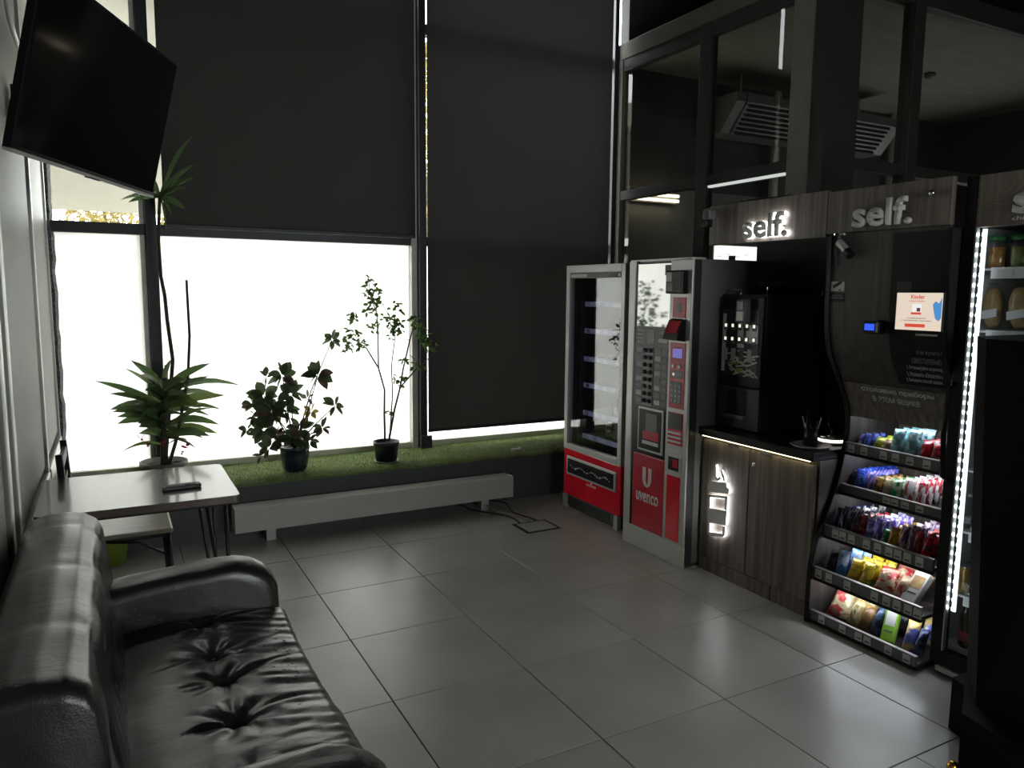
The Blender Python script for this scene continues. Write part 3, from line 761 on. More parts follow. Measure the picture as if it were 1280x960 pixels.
# dracaena in an olive pot
yd = .93
pc = at(205, 580, Y=yd); px_, pz0 = pc.x, ZT
dr = thing('potted_dracaena', (px_, yd, ZT), 'tall spiky dracaena in an olive plastic pot behind the table', 'potted plant')
rimz = at(205, 576, Y=yd).z
pot(M_potgreen, (px_, yd, ZT), [(.0,.0), (.10,.0), (.128,rimz-ZT-.03), (.148,rimz-ZT-.028), (.150,rimz-ZT), (.138,rimz-ZT), (.125,rimz-ZT-.03), (.0,rimz-ZT-.03)], dr)
part('soil', MB().lathe([(.0,-.01), (.126,-.01), (.12,.004), (.0,.014)], (px_, yd, rimz-.03), 20), M_soil, dr, smooth=True)
def pth(pts, Y0, jit=0): return [at(x, y, Y=Y0+jit) for x, y in pts]
part('stem', MB().tube([(px_, yd, rimz-.03)]+pth([(205, 545), (207, 500), (206, 472)], yd), .024, 10, .014), M_bark, dr, smooth=True)
part('stem', MB().tube([(px_+.03, yd, rimz-.03)]+pth([(222, 545), (229, 505), (235, 470), (237, 420), (233, 350)], yd), .012, 8, .008), M_bark, dr, smooth=True)
part('stem', MB().tube([(px_+.01, yd+.04, rimz-.03)]+pth([(211, 520), (216, 450), (209, 400), (206, 370), (201, 345), (198, 300), (199, 262), (200, 240)], yd+.02), .013, 8, .010), M_bark, dr, smooth=True)
tips = [(118,476,.40,508), (136,492,.45,506), (155,460,.3,496), (163,450,.35,488), (137,512,.5,512), (146,530,.4,525), (150,566,.3,556), (263,454,.35,482), (302,482,.3,490), (270,492,.3,500),
        (282,494,.5,506), (277,512,.5,515), (263,520,.5,518), (275,531,.5,530), (273,542,.5,540), (246,561,.4,548), (243,475,.3,486), (214,449,.3,478), (206,455,.2,480), (173,542,.6,545), (178,505,.5,510),
        (160,520,.5,522), (252,505,.4,508), (240,535,.4,535), (185,480,.5,500), (230,478,.4,500), (170,528,.4,528), (255,548,.4,545), (140,515,.4,520), (262,470,.3,495)]
lr = random.Random(4)
for k, (tx_, ty_, wk, by_) in enumerate(tips):
    dy = lr.uniform(-.16, .12)
    b0 = at(206+lr.uniform(-4, 4), by_, Y=yd); tp = at(tx_, ty_, Y=yd+dy)
    part('leaf', leafbm(b0, tp, .048+.04*wk, .10 if ty_ > by_-12 else .04, .3), M_leafy if k % 4 == 2 else M_leaf, dr, smooth=True)
for k in range(16):
    sg = lr.choice((-1, 1)); yb_ = lr.uniform(478, 556); tx_ = 206+sg*lr.uniform(24, 62); ty_ = yb_+lr.uniform(-26, 12)
    part('leaf', leafbm(at(206+sg*3, yb_, Y=yd), at(tx_, ty_, Y=yd+lr.uniform(-.2, .14)), lr.uniform(.04, .07), .1, .3), M_leafy if k % 3 == 0 else M_leaf, dr, smooth=True)
for k in range(14):
    a = lr.uniform(0, 2*PI); z = at(206, 480+k*5, Y=yd).z; l_ = lr.uniform(.18, .32)
    b0 = Vector((px_, yd, z)); part('leaf', leafbm(b0, b0+Vector((l_*.5*math.cos(a), -abs(l_*math.sin(a))*.8, lr.uniform(-.02, .1))), .065, .1, .3), M_leafy if k % 3 == 0 else M_leaf, dr, smooth=True)
top = [(240,170), (244,205), (243,222), (150,250), (232,262), (208,290), (180,246), (228,180), (160,253), (215,270), (190,222), (234,235)]
for k, (x, y) in enumerate(top):
    tp = at(x, y, Y=yd+lr.uniform(-.1, .1)); b0 = at(200, 246, Y=yd+.02)
    part('leaf', leafbm(b0, tp, .045, .08, .3), M_leaf, dr, smooth=True)
for k in range(9):
    x, y = lr.choice([(175,549), (181,560), (185,556), (228,556), (234,562), (243,560), (236,556), (198,548), (202,553), (230,566)])
    c = at(x+lr.uniform(-3,3), y+lr.uniform(-2,2), Y=yd-.05)
    mb = MB()
    for q in range(4): leafbm(c, c+Vector((lr.uniform(-.03,.03), lr.uniform(-.02,.02), lr.uniform(-.02,.03))), .018, 0, .2, 3, 1, mb)
    part('blossom', mb, M_blossom, dr)

# broad-leaved shrub in a glazed blue pot
ys = .79; pc = at(369, 588, Z=ZT); ys = pc.y; pxs = pc.x
sh = thing('potted_shrub', (pxs, ys, ZT), 'bushy shrub with rounded dark leaves in a glazed blue pot on the turf', 'potted plant')
ht_ = at(369, 557, Y=ys).z-ZT
pot(M_potblue, (pxs, ys, ZT), [(.0,.0), (.070,.0), (.086,.03), (.100,ht_*.6), (.100,ht_*.86), (.106,ht_*.88), (.106,ht_), (.096,ht_), (.088,ht_-.03), (.0,ht_-.03)], sh)
part('soil', MB().lathe([(.0,-.01), (.09,-.01), (.085,.004), (.0,.01)], (pxs, ys, ZT+ht_-.03), 18), M_soil, sh, smooth=True)
cl = [(415,425,9,7,.04), (397,469,14,10,.0), (419,507,11,5,.0), (403,535,9,6,.0), (353,470,14,10,0), (333,471,8,4,0), (330,495,15,10,0), (316,505,11,6,0), (341,515,17,14,0), (309,537,7,4,0), (330,537,14,10,0),
      (336,560,12,8,0), (363,493,13,9,0), (375,537,14,9,0), (389,515,7,5,2), (387,552,7,6,0), (326,570,6,3,1), (357,513,14,9,0), (345,545,12,8,1), (352,552,9,6,1), (366,548,12,8,0), (321,522,8,5,1), (384,498,6,4,0)]
root_ = Vector((pxs, ys, ZT+ht_-.02))
for k, (x, y, r_, n, tone) in enumerate(cl):
    dy = lr.uniform(-.09, .09); c = at(x, y, Y=ys+dy)
    mid = root_.lerp(c, .5)+Vector((lr.uniform(-.02,.02), 0, .02))
    if k in (0, 1, 2, 3, 4, 6, 8, 12, 13, 14): part('branch', MB().tube([root_, mid, c], .006, 6, .003), M_bark, sh, smooth=True)
    for q in range(n+1):
        a = 2*PI*q/(n+1)+lr.uniform(-.4, .4); l_ = r_*.0056*lr.uniform(.75, 1.2)+.030; el = lr.uniform(-.5, .7)
        d = Vector((math.cos(a), .55*lr.uniform(-1, 1), math.sin(a)*.9+.15*el)).normalized()*l_
        mm = M_leaf2y if tone == 2 else (M_leaf2r if (tone == 1 or lr.random() < .12) else M_leaf2)
        part('leaf', leafbm(c+d*.08, c+d, l_*.60, .06, .18, 5, 1), mm, sh, smooth=True)

# slender young ficus in a black pot
pc = at(483, 577, Z=ZT); yf = pc.y; pxf = pc.x
fc = thing('potted_ficus', (pxf, yf, ZT), 'slender young tree with small leaves in a black pot near the mullion', 'potted plant')
hf = at(483, 552, Y=yf).z-ZT
part('saucer', MB().lathe([(.0,.0), (.085,.0), (.095,.012), (.09,.014), (.0,.006)], (pxf, yf, ZT), 22), M_mgrey, fc, smooth=True)
pot(M_potblack, (pxf, yf, ZT+.006), [(.0,.0), (.078,.0), (.093,hf*.82), (.098,hf*.84), (.100,hf), (.092,hf), (.085,hf-.03), (.0,hf-.03)], fc)
part('soil', MB().lathe([(.0,-.01), (.086,-.01), (.08,.004), (.0,.01)], (pxf, yf, ZT+hf-.03), 18), M_soil, fc, smooth=True)
def K(x, y): return (400+x*.2707, 330+y*.2707)
stems = [[(300,815),(297,690),(298,580),(270,480),(215,390),(150,340)], [(270,480),(268,340),(262,230),(235,150),(222,60)], [(318,815),(345,670),(370,570),(385,480),(415,350),(440,260)],
         [(370,570),(440,490),(520,420),(545,360)], [(322,800),(335,600),(330,470),(345,350),(340,260)], [(298,580),(272,500)], [(415,420),(460,460)], [(415,350),(350,355)]]
for k, s_ in enumerate(stems):
    th = .009 if k in (0, 2) else (.006 if k in (1, 3, 4) else .003)
    pts = [at(*K(x, y), Y=yf+.03*math.sin(k*2+i)*(i > 0)) for i, (x, y) in enumerate(s_)]
    part('stem' if k < 5 else 'twig', MB().tube(pts, th, 6, th*.5), M_bark, fc, smooth=True)
mb = MB()
for x, y, r_, n in ((240,130,42,26), (235,200,36,18), (150,240,26,13), (150,330,36,16), (130,385,26,12), (190,365,26,12), (245,290,34,15), (320,260,40,20), (355,195,30,10), (360,290,36,18), (330,325,28,12), (420,260,28,12),
                    (460,290,30,14), (490,330,26,12), (500,370,34,22), (395,440,16,7), (365,535,26,14), (325,690,12,6), (470,470,16,8), (222,75,18,6), (440,465,12,5), (270,170,30,10)):
    for q in range(int(n*1.6)):
        a = lr.uniform(0, 2*PI); g = lr.uniform(0, 1)**.6*r_; c = at(*K(x+g*math.cos(a), y+g*math.sin(a)), Y=yf+lr.uniform(-.1, .1))
        l_ = lr.uniform(.03, .052); d = Vector((lr.uniform(-1,1), lr.uniform(-1,1), lr.uniform(-.8,.4))).normalized()*l_
        leafbm(c, c+d, l_*.6, .05, .2, 3, 1, mb)
part('foliage', mb, M_leaf3, fc, kind='stuff')
#PART3
# ================================================================== SNACK VENDING MACHINE
def ybox(mb, X0_, X1_, y0, y1, z0, z1, bev=0): return mb.box(X0_, X1_, min(y0, y1), max(y0, y1), z0, z1, bev=bev)
def FB(X0_, X1_, y0, y1, z0, z1, bev=0): return ybox(MB(), X0_, X1_, y0, y1, z0, z1, bev)
SX, SY0, SY1, SH = 2.10, .285, -.445, 1.83         # front plane, left side, right side, height
sm = thing('snack_vending_machine', (2.5, -.08, 0), 'tall snack vending machine with glass front and red lower panel', 'vending machine')
def sp(n, mb, m, par=None, **k): return part(n, mb, m, par or sm, **k)
sp('side_panel', FB(SX+.05, 2.93, SY0, SY0-.03, .1, SH), M_blackm); sp('side_panel', FB(SX+.05, 2.93, SY1+.03, SY1, .1, SH), M_blackm)
sp('back_panel', FB(2.90, 2.93, SY0-.03, SY1+.03, .1, SH), M_blackm)
sp('roof', FB(SX+.05, 2.93, SY0-.03, SY1+.03, SH-.03, SH), M_blackm); sp('floor_plate', FB(SX+.05, 2.90, SY0-.03, SY1+.03, .1, .47), M_blackm)
sp('plinth', FB(SX+.03, 2.9, SY0-.02, SY1+.02, 0, .1), M_dgrey)
gr = sp('kick_grille', FB(SX+.015, SX+.03, SY0-.05, SY1+.09, .02, .095), M_mgrey)
for k in range(4): sp('grille_slot', FB(SX+.012, SX+.016, SY0-.07, SY1+.12, .03+.016*k, .036+.016*k), M_black, gr)
for y in (SY0-.02, SY1+.045): sp('foot_bracket', FB(SX, SX+.03, y+.02, y-.025, .0, .10), M_silver)
# door: silver frame, glass, header strip
for y in (SY0, SY1+.045): sp('door_stile', FB(SX, SX+.05, y, y-.045, .455, SH, .004), M_silver)
sp('door_rail', FB(SX, SX+.05, SY0-.045, SY1+.045, SH-.055, SH, .004), M_silver); sp('door_rail', FB(SX, SX+.05, SY0-.045, SY1+.045, .455, .50, .004), M_silver)
hs = sp('header_strip', FB(SX+.004, SX+.03, SY0-.045, SY1+.045, SH-.095, SH-.055), M_mgrey)
sp('strip_print', FB(SX+.002, SX+.004, SY0-.06, SY0-.27, SH-.088, SH-.064), M_lgrey, hs); sp('strip_print', FB(SX+.002, SX+.004, SY1+.19, SY1+.10, SH-.088, SH-.064), M_dgrey, hs)
sp('strip_lamp', FB(SX+.002, SX+.004, SY1+.08, SY1+.06, SH-.085, SH-.068), M_lgrey, hs)
sp('glass', FB(SX+.018, SX+.024, SY0-.045, SY1+.045, .50, SH-.095), M_glass_v)
rp_ = sp('red_panel', FB(SX+.006, SX+.05, SY0, SY1, .10, .455, .006), M_red)
sl = sp('delivery_frame', FB(SX-.004, SX+.01, .235, -.40, .262, .405, .02), M_silver)
fp = sp('delivery_flap', FB(SX-.010, SX-.002, .21, -.375, .28, .388, .012), M_black, sl)
lr2 = random.Random(8)
sq = MB()
y = .17
while y > -.33:
    h1 = lr2.uniform(.004, .016); sq.box(SX-.0112, SX-.0098, y-.012, y, .334+.01*math.sin(y*40)-h1/2, .334+.01*math.sin(y*40)+h1/2); y -= lr2.uniform(.016, .026)
sp('flap_lettering', sq, M_textw, sl)
sp('maker_mark', text_fit('uvenco', SX+.005, -.03, -.15, .228, .244, .0015), M_textw, rp_)
sp('maker_emblem', FB(SX+.0035, SX+.006, -.082, -.10, .248, .258), M_textw, rp_)
# inside: shelves with lit price strips, cabinet lamp
for k, z in enumerate((.56, .74, .95, 1.15, 1.36, 1.56)):
    s_ = sp('shelf', FB(SX+.14, 2.86, SY0-.06, SY1+.06, z-.012, z), M_mgrey)
    st = sp('price_strip', FB(SX+.132, SX+.14, SY0-.06, SY1+.06, z-.03, z+.006), mat('lilac_strip', (.42,.38,.60), .4, emit=(.40,.36,.75), est=.06), s_)
    for q in range(6): sp('price_label', FB(SX+.130, SX+.132, .19-.11*q, .15-.11*q, z-.024, z), M_lgrey, s_)
sp('lamp_strip', FB(SX+.07, SX+.085, SY1+.075, SY1+.06, .6, 1.66), emat('machine_lamp', (.85,.87,1.0), 1.2))
sp('inner_wall', FB(SX+.1, 2.9, SY0-.035, SY0-.045, .5, 1.72), M_dgrey)

# packets
def pillow(wd, ht, th, n=7, m_=6, crimp=.06):
    """sealed foil packet: width x height x thickness, crimped top and bottom (local, base at z=0, thickness along x)"""
    mb = MB(); grid = []
    for side in (1, -1):
        g = []
        for j in range(m_+1):
            v = j/m_; row = []
            for i in range(n+1):
                u_ = i/n
                f = (math.sin(PI*u_)**.5)*(max(0, math.sin(PI*min(1, max(0, (v-crimp)/(1-2*crimp)))))**.6)
                sx = 1-.06*math.sin(PI*v)
                row.append(mb.bm.verts.new((side*th/2*f*(1+.12*math.sin(9*u_+5*v))+.0006*side, (u_-.5)*wd*sx, v*ht)))
            g.append(row)
        grid.append(g)
    for si, g in enumerate(grid):
        for j in range(m_):
            for i in range(n):
                q = (g[j][i], g[j][i+1], g[j+1][i+1], g[j+1][i])
                mb.bm.faces.new(q if si else q[::-1])
    a, b = grid
    for j in range(m_):
        mb.bm.faces.new((a[j][0], a[j+1][0], b[j+1][0], b[j][0])); mb.bm.faces.new((a[j][n], b[j][n], b[j+1][n], a[j+1][n]))
    for i in range(n):
        mb.bm.faces.new((a[0][i], b[0][i], b[0][i+1], a[0][i+1])); mb.bm.faces.new((a[m_][i], a[m_][i+1], b[m_][i+1], b[m_][i]))
    bmesh.ops.recalc_face_normals(mb.bm, faces=mb.bm.faces)
    return mb
_pm = {}
def packet(name, x, y, z, wd, ht, th, c1, c2, kind, label, group, cat='snack', tiltx=0.0, roll=0.0, yaw=0.0, rough=.28):
    """tiltx leans the top away from the room (+X); yaw turns it about Z"""
    key = (round(wd,3), round(ht,3), round(th,3), c1, c2, kind)
    if key not in _pm:
        mb = pillow(wd, ht, th); me = bpy.data.meshes.new(name); mb.bm.to_mesh(me); mb.bm.free(); me.materials.append(bagmat(c1, c2, kind, rough))
        for p in me.polygons: p.use_smooth = True
        _pm[key] = me
    o = bpy.data.objects.new(name, _pm[key]); COL.objects.link(o); o.location = (x, y, z)
    o.rotation_euler = (Matrix.Rotation(yaw, 4, 'Z') @ Matrix.Rotation(tiltx, 4, 'Y') @ Matrix.Rotation(roll, 4, 'X')).to_euler()
    return tag(o, label, cat, group)
def carton(name, x, y, z, wd, ht, th, m_face, m_print, label, group, tiltx=0, roll=0, yaw=0, cat='snack'):
    Mx = Matrix.Translation((x, y, z)) @ Matrix.Rotation(yaw, 4, 'Z') @ Matrix.Rotation(tiltx, 4, 'Y') @ Matrix.Rotation(roll, 4, 'X')
    t = thing(name, (x, y, z), label, cat, group)
    part('carton', B(-th/2, th/2, -wd/2, wd/2, 0, ht, bev=.003, seg=1, M=Mx), m_face, t)
    part('printed_panel', B(-th/2-.001, -th/2, -wd*.36, wd*.36, ht*.45, ht*.86, M=Mx), m_print, t)
    part('printed_line', B(-th/2-.001, -th/2, -wd*.3, wd*.3, ht*.26, ht*.31, M=Mx), M_mgrey, t)
    return t
ORD = ['first', 'second', 'third', 'fourth', 'fifth', 'sixth', 'seventh', 'eighth', 'ninth', 'tenth', 'eleventh', 'twelfth']
# contents of the vending machine
vm = [(.56, [((.40,.02,.10),(.10,.01,.03)), ((.30,.05,.28),(.08,.02,.08)), ((.05,.16,.05),(.3,.3,.25)), ((.10,.12,.16),(.3,.3,.3)), ((.20,.03,.04),(.6,.5,.4))]),
      (.74, [((.04,.04,.05),(.35,.03,.05)), ((.45,.06,.10),(.05,.02,.03)), ((.10,.08,.02),(.5,.45,.05)), ((.05,.05,.06),(.15,.15,.2))]),
      (.95, [((.12,.16,.20),(.4,.45,.45)), ((.06,.08,.14),(.2,.24,.3)), ((.03,.10,.16),(.3,.35,.4))]),
      (1.15, [((.03,.03,.04),(.10,.08,.08)), ((.05,.03,.03),(.2,.05,.04)), ((.03,.03,.035),(.08,.08,.1))]),
      (1.36, [((.03,.05,.25),(.4,.4,.6)), ((.02,.03,.16),(.35,.35,.5)), ((.03,.04,.12),(.2,.2,.3))]),
      (1.56, [((.04,.03,.05),(.16,.10,.12)), ((.03,.03,.05),(.12,.12,.16)), ((.05,.03,.03),(.2,.1,.1))])]
for k, (z, cs_) in enumerate(vm):
    for q, (c1, c2) in enumerate(cs_):
        y = -.345+.088*q
        packet('snack_packet', SX+.22, y, z+.002, .075, .125, .04, c1, c2, q % 3,
               'snack packet in the vending machine, %s shelf from bottom, %s from the right' % (ORD[k], ORD[q]), 'packets inside the vending machine', tiltx=.06*(q % 2))

# ================================================================== HOT DRINK VENDING MACHINE
CX, CY0, CY1, CH = 2.02, -.60, -1.195, 1.83
cm = thing('coffee_vending_machine', (2.4, -.9, 0), 'silver and red hot drink vending machine with button columns', 'vending machine')
def cp(n, mb, m, par=None, **k): return part(n, mb, m, par or cm, **k)
cp('body', FB(CX+.06, 2.78, CY0, CY1, .02, CH, .004), M_greybody)
cp('door_edge', FB(CX+.012, CX+.06, CY0+.002, CY1-.002, .02, CH-.004), M_dgrey)
cp('top_cap', FB(CX+.005, CX+.09, CY0, CY1, CH-.004, CH+.008), M_silver)
cp('kick_plate', FB(CX-.004, CX+.012, CY0, CY1, 0.0, .135, .004), M_white)
cp('left_stile', FB(CX-.004, CX+.012, CY0, -.665, .135, CH, .004), M_silver)
a = R4(801, 842, 333, 410, CX)
dd = cp('display_window', FB(CX-.002, CX+.012, -.69, -1.005, 1.43, 1.81), mat('mirrored_glass', (.42,.42,.41), .05, 1.0, var=.04))
cp('display_badge', FB(CX-.004, CX-.002, -.95, -1.0, 1.74, 1.80), M_mgrey, dd)
cp('stile_strip', FB(CX+.0, CX+.012, -.665, -.69, .135, CH), M_black)  # black strip between the left stile and the centre panels
ip = cp('info_panel', FB(CX-.004, CX+.012, -.69, -1.005, 1.31, 1.43), M_mgrey)
cp('info_card', FB(CX-.006, CX-.004, -.80, -.87, 1.32, 1.41), M_lgrey, ip)
for k in range(4):
    cp('info_line', FB(CX-.0055, CX-.004, -.70, -.78, 1.325+.024*k, 1.335+.024*k), M_lgrey, ip)
for k in range(2): cp('info_line', FB(CX-.0055, CX-.004, -.91, -.99, 1.335+.045*k, 1.36+.045*k), M_lgrey, ip)
bp_ = cp('selection_panel', FB(CX-.002, CX+.012, -.69, -1.005, .93, 1.31), M_dgrey)
cp('button_board', FB(CX-.005, CX-.002, -.765, -.865, .935, 1.305), M_mgrey, bp_)
for k in range(8):
    z = .965+.045*k
    for y in (-.79, -.84):
        cp('button', MB().lathe([(.0,0), (.014,0), (.012,.010), (.0,.012)], (0,0,0), 12, Matrix.Translation((CX-.005, y, z)) @ Matrix.Rotation(-PI/2, 4, 'Y')), M_dgrey, bp_, smooth=True)
    cp('drink_label', FB(CX-.004, CX-.002, -.70, -.758, z-.016, z+.014), M_lgrey if k % 2 else M_mgrey, bp_)
    cp('drink_label', FB(CX-.004, CX-.002, -.88, -.935, z-.016, z+.014), M_mgrey if k % 2 else M_lgrey, bp_)
    cp('drink_label', FB(CX-.004, CX-.002, -.945, -.995, z-.016, z+.014), M_mgrey, bp_)
# cup niche
nc = cp('cup_niche', FB(CX-.003, CX+.012, -.69, -1.005, .62, .93), M_black)
nf = cp('niche_frame', FB(CX-.012, CX-.003, -.74, -.985, .645, .925, .03), M_silver)
cp('niche_opening', FB(CX-.016, CX-.012, -.755, -.97, .66, .91, .028), M_black, nf)
cp('niche_back', FB(CX-.018, CX-.016, -.825, -.935, .78, .89), M_mgrey, nf); cp('niche_tray', FB(CX-.022, CX-.016, -.80, -.955, .695, .715), M_silver, nf)
cp('niche_notice', FB(CX-.019, CX-.016, -.80, -.955, .725, .78), M_redd, nf)
# red poster with emblem
rp2 = cp('red_panel', FB(CX-.004, CX+.012, -.69, -1.005, .135, .62, .01), M_redd)
em = MB()
def leafhalf(sgn, y0):
    pts = []
    if sgn < 0: P2 = [(0,.125), (.030,.125), (.030,.045), (.038,.022), (.052,.012), (.040,.0), (.022,.006), (.006,.026), (0,.05)]
    else: P2 = [(0,.125), (.030,.125), (.030,.05), (.024,.026), (.008,.006), (-.012,-.002), (-.012,.010), (-.004,.024), (0,.045)]
    return [(CX-.004, y0-a_, .415+b_) for a_, b_ in P2]
em.prism(leafhalf(-1, -.795), (-.002, 0, 0)); em2 = MB().prism(leafhalf(1, -.852), (-.002, 0, 0))
cp('emblem', em, M_textw, rp2); cp('emblem', em2, M_textw, rp2)
cp('maker_name', text_fit('uvenco', CX-.004, -.735, -.955, .315, .375, .002, .012), M_textw, rp2)
# payment column
pcx = cp('payment_column', FB(CX-.008, CX+.012, -1.005, CY1, .135, CH, .006), M_silver)
def pc_(n, a, m, dx=.004, par=None, bev=0): return cp(n, FB(CX-.008-dx, CX-.008, a[0], a[1], a[2], a[3], bev), m, par or pcx)
rdr = pc_('card_reader', (-1.02, -1.165, 1.63, 1.765), M_black, .05, bev=.008)
cp('reader_screen', FB(CX-.060, CX-.058, -1.03, -1.075, 1.70, 1.752), M_lgrey, pcx); cp('reader_pad', FB(CX-.060, CX-.058, -1.03, -1.085, 1.645, 1.695), M_mgrey, pcx)
pc_('emblem_plate', (-1.04, -1.15, 1.49, 1.61), M_redd)
cp('coffee_pictogram', FB(CX-.0135, CX-.012, -1.075, -1.115, 1.525, 1.575), M_mgrey, pcx)
na = cp('note_acceptor', MB().prism([(CX-.008, -1.03, 1.355), (CX-.075, -1.03, 1.365), (CX-.065, -1.03, 1.40), (CX-.03, -1.03, 1.475), (CX-.008, -1.03, 1.485)], (0, -.125, 0)), M_black, pcx)
cp('acceptor_face', MB().prism([(CX-.066, -1.045, 1.402), (CX-.032, -1.045, 1.472), (CX-.034, -1.045, 1.474), (CX-.068, -1.045, 1.404)], (0, -.095, 0)), M_redd, pcx)
rd = pc_('keypad_plate', (-1.03, -1.16, .955, 1.345), M_redd, .003)
pc_('lcd', (-1.055, -1.135, 1.255, 1.31), M_lcd, .006)
for y in (-1.065, -1.12): cp('round_button', MB().lathe([(.0,0), (.012,0), (.010,.008), (.0,.009)], (0,0,0), 10, Matrix.Translation((CX-.011, y, 1.205)) @ Matrix.Rotation(-PI/2, 4, 'Y')), M_silver, pcx)
pc_('coin_plate', (-1.05, -1.145, 1.135, 1.18), M_mgrey, .005); pc_('coin_slot', (-1.06, -1.075, 1.15, 1.165), M_btn, .0065)
kp = pc_('keypad', (-1.045, -1.14, .985, 1.115), M_mgrey, .005)
for i in range(3):
    for j in range(4):
        y = -1.06-.032*i; z = 1.0+.03*j
        cp('key', FB(CX-.016, CX-.013, y+.008, y-.008, z-.007, z+.007), M_lgrey, pcx)
pc_('coin_return_plate', (-1.03, -1.16, .735, .93), M_redd, .003); pc_('coin_tray_cover', (-1.035, -1.155, .83, .925), M_dgrey, .006)
for k in range(3): pc_('tray_rib', (-1.035, -1.155, .75+.026*k, .762+.026*k), M_silver, .008)
pc_('coin_return', (-1.03, -1.16, .565, .675), M_silver, .005, bev=.01); pc_('return_cup', (-1.05, -1.14, .58, .66), M_black, .008); pc_('return_flap', (-1.09, -1.135, .60, .65), M_redd, .010)
pc_('red_strip', (-1.035, -1.155, .15, .545), M_red, .003, bev=.008)
cp('vent_nozzle', MB().cyl((2.4, -1.1, CH), (2.4, -1.1, CH+.03), .02), M_dgrey)

# ================================================================== COFFEE CORNER CABINET
KX = 2.12; KY0, KY1 = -1.215, -2.03
kb = thing('coffee_cabinet', (2.45, -1.62, 0), 'grey oak base cabinet with a lit paper cup emblem', 'cabinet')
def kp_(n, mb, m, par=None, **k): return part(n, mb, m, par or kb, **k)
kp_('carcass', FB(KX+.02, 2.76, KY0, KY1, .08, .815), M_woodd)
kp_('plinth', FB(KX+.006, 2.74, KY0, KY1, 0, .08), M_wood); 
kp_('plinth_joint', FB(KX+.004, KX+.006, -1.765, -1.77, 0, .08), M_black)
dL = kp_('door', FB(KX, KX+.018, KY0-.004, -1.583, .085, .79, .002), M_wood); dR = kp_('door', FB(KX, KX+.018, -1.590, KY1+.012, .085, .79, .002), M_wood)
kp_('handle', FB(KX-.006, KX+.012, -1.42, -1.50, .785, .797, .002), M_chrome, dL); kp_('handle', FB(KX-.006, KX+.012, -1.66, -1.74, .785, .797, .002), M_chrome, dR)
kp_('lock', MB().lathe([(.0,0), (.013,0), (.012,.012), (.0,.014)], (0,0,0), 14, Matrix.Translation((KX, -1.625, .715)) @ Matrix.Rotation(-PI/2, 4, 'Y')), M_chrome, dR, smooth=True)
kp_('led_strip', FB(KX-.022, KX-.014, KY0-.02, KY1+.03, .809, .815), M_ledw)
# worktop
wt = tag(part('worktop', FB(KX-.035, 2.77, KY0, KY1+.001, .815, .86, .006), M_black), 'black worktop carrying the bean coffee machine', 'worktop')
# paper cup emblem, pieces standing off the door with light behind them
def shape(poly): return [(KX-.022, y, z) for y, z in poly]
def cup_piece(poly, name='cup_emblem'):
    o = part(name, MB().prism([(KX-.018, y, z) for y, z in poly], (-.008, 0, 0)), M_letter, dL)
    cy_ = sum(p[0] for p in poly)/len(poly); cz_ = sum(p[1] for p in poly)/len(poly)
    mb = MB().prism([(KX-.010, cy_+(y-cy_)*.96-.004, cz_+(z-cz_)*.96-.001) for y, z in poly], (-.006, 0, 0))
    part('emblem_light', mb, M_halo, dL)
E0, E1 = -1.30, -1.462
cup_piece([(E0, .49), (E1, .515), (E1, .545), (E1+.015, .55), (E1+.02, .575), (E0-.02, .555), (E0-.015, .525), (E0, .52)][::-1])
cup_piece([(E0-.008, .475), (E0-.008, .40), (E0-.022, .40), (E0-.022, .462), (E1+.022, .482), (E1+.022, .42), (E1+.008, .42), (E1+.008, .50)][::-1])
cup_piece([(E0-.008, .395), (E1+.008, .415), (E1+.012, .33), (E1+.05, .325), (E0-.012, .31)][::-1])
cup_piece([(E0-.014, .305), (E0-.014, .25), (E0-.03, .235), (E1+.03, .255), (E1+.016, .27), (E1+.016, .32), (E1+.03, .32), (E1+.03, .275), (E0-.028, .255), (E0-.028, .305)][::-1])
cup_piece([(-1.355, .665), (-1.362, .60), (-1.37, .585), (-1.395, .60), (-1.402, .585), (-1.372, .568), (-1.352, .585), (-1.346, .63)][::-1], 'steam_emblem')
cup_piece([(-1.395, .64), (-1.405, .63), (-1.41, .60), (-1.428, .58), (-1.43, .59), (-1.42, .61)][::-1], 'steam_emblem')

# bean coffee machine on the worktop
MX, MY0, MY1, MZ0, MZ1 = 2.215, -1.222, -1.545, .86, 1.63
bm_ = thing('bean_coffee_machine', (2.45, -1.38, .86), 'tall black bean coffee machine with lit drink buttons on the worktop', 'coffee machine')
def bp2(n, mb, m, par=None, **k): return part(n, mb, m, par or bm_, **k)
bp2('body', FB(MX+.02, 2.72, MY0, MY1, MZ0, MZ1, .008), M_blackm)
fr_ = bp2('front_door', FB(MX, MX+.02, MY0-.004, MY1, 1.11, MZ1-.015, .006), M_black)
M_art = bagmat((.012,.012,.012), (.50,.50,.48), 2, .2)
bp2('menu_panel', FB(MX-.003, MX, MY0-.02, MY1+.025, 1.17, 1.545), M_dgrey, fr_)
am = MB(); ar = random.Random(21)
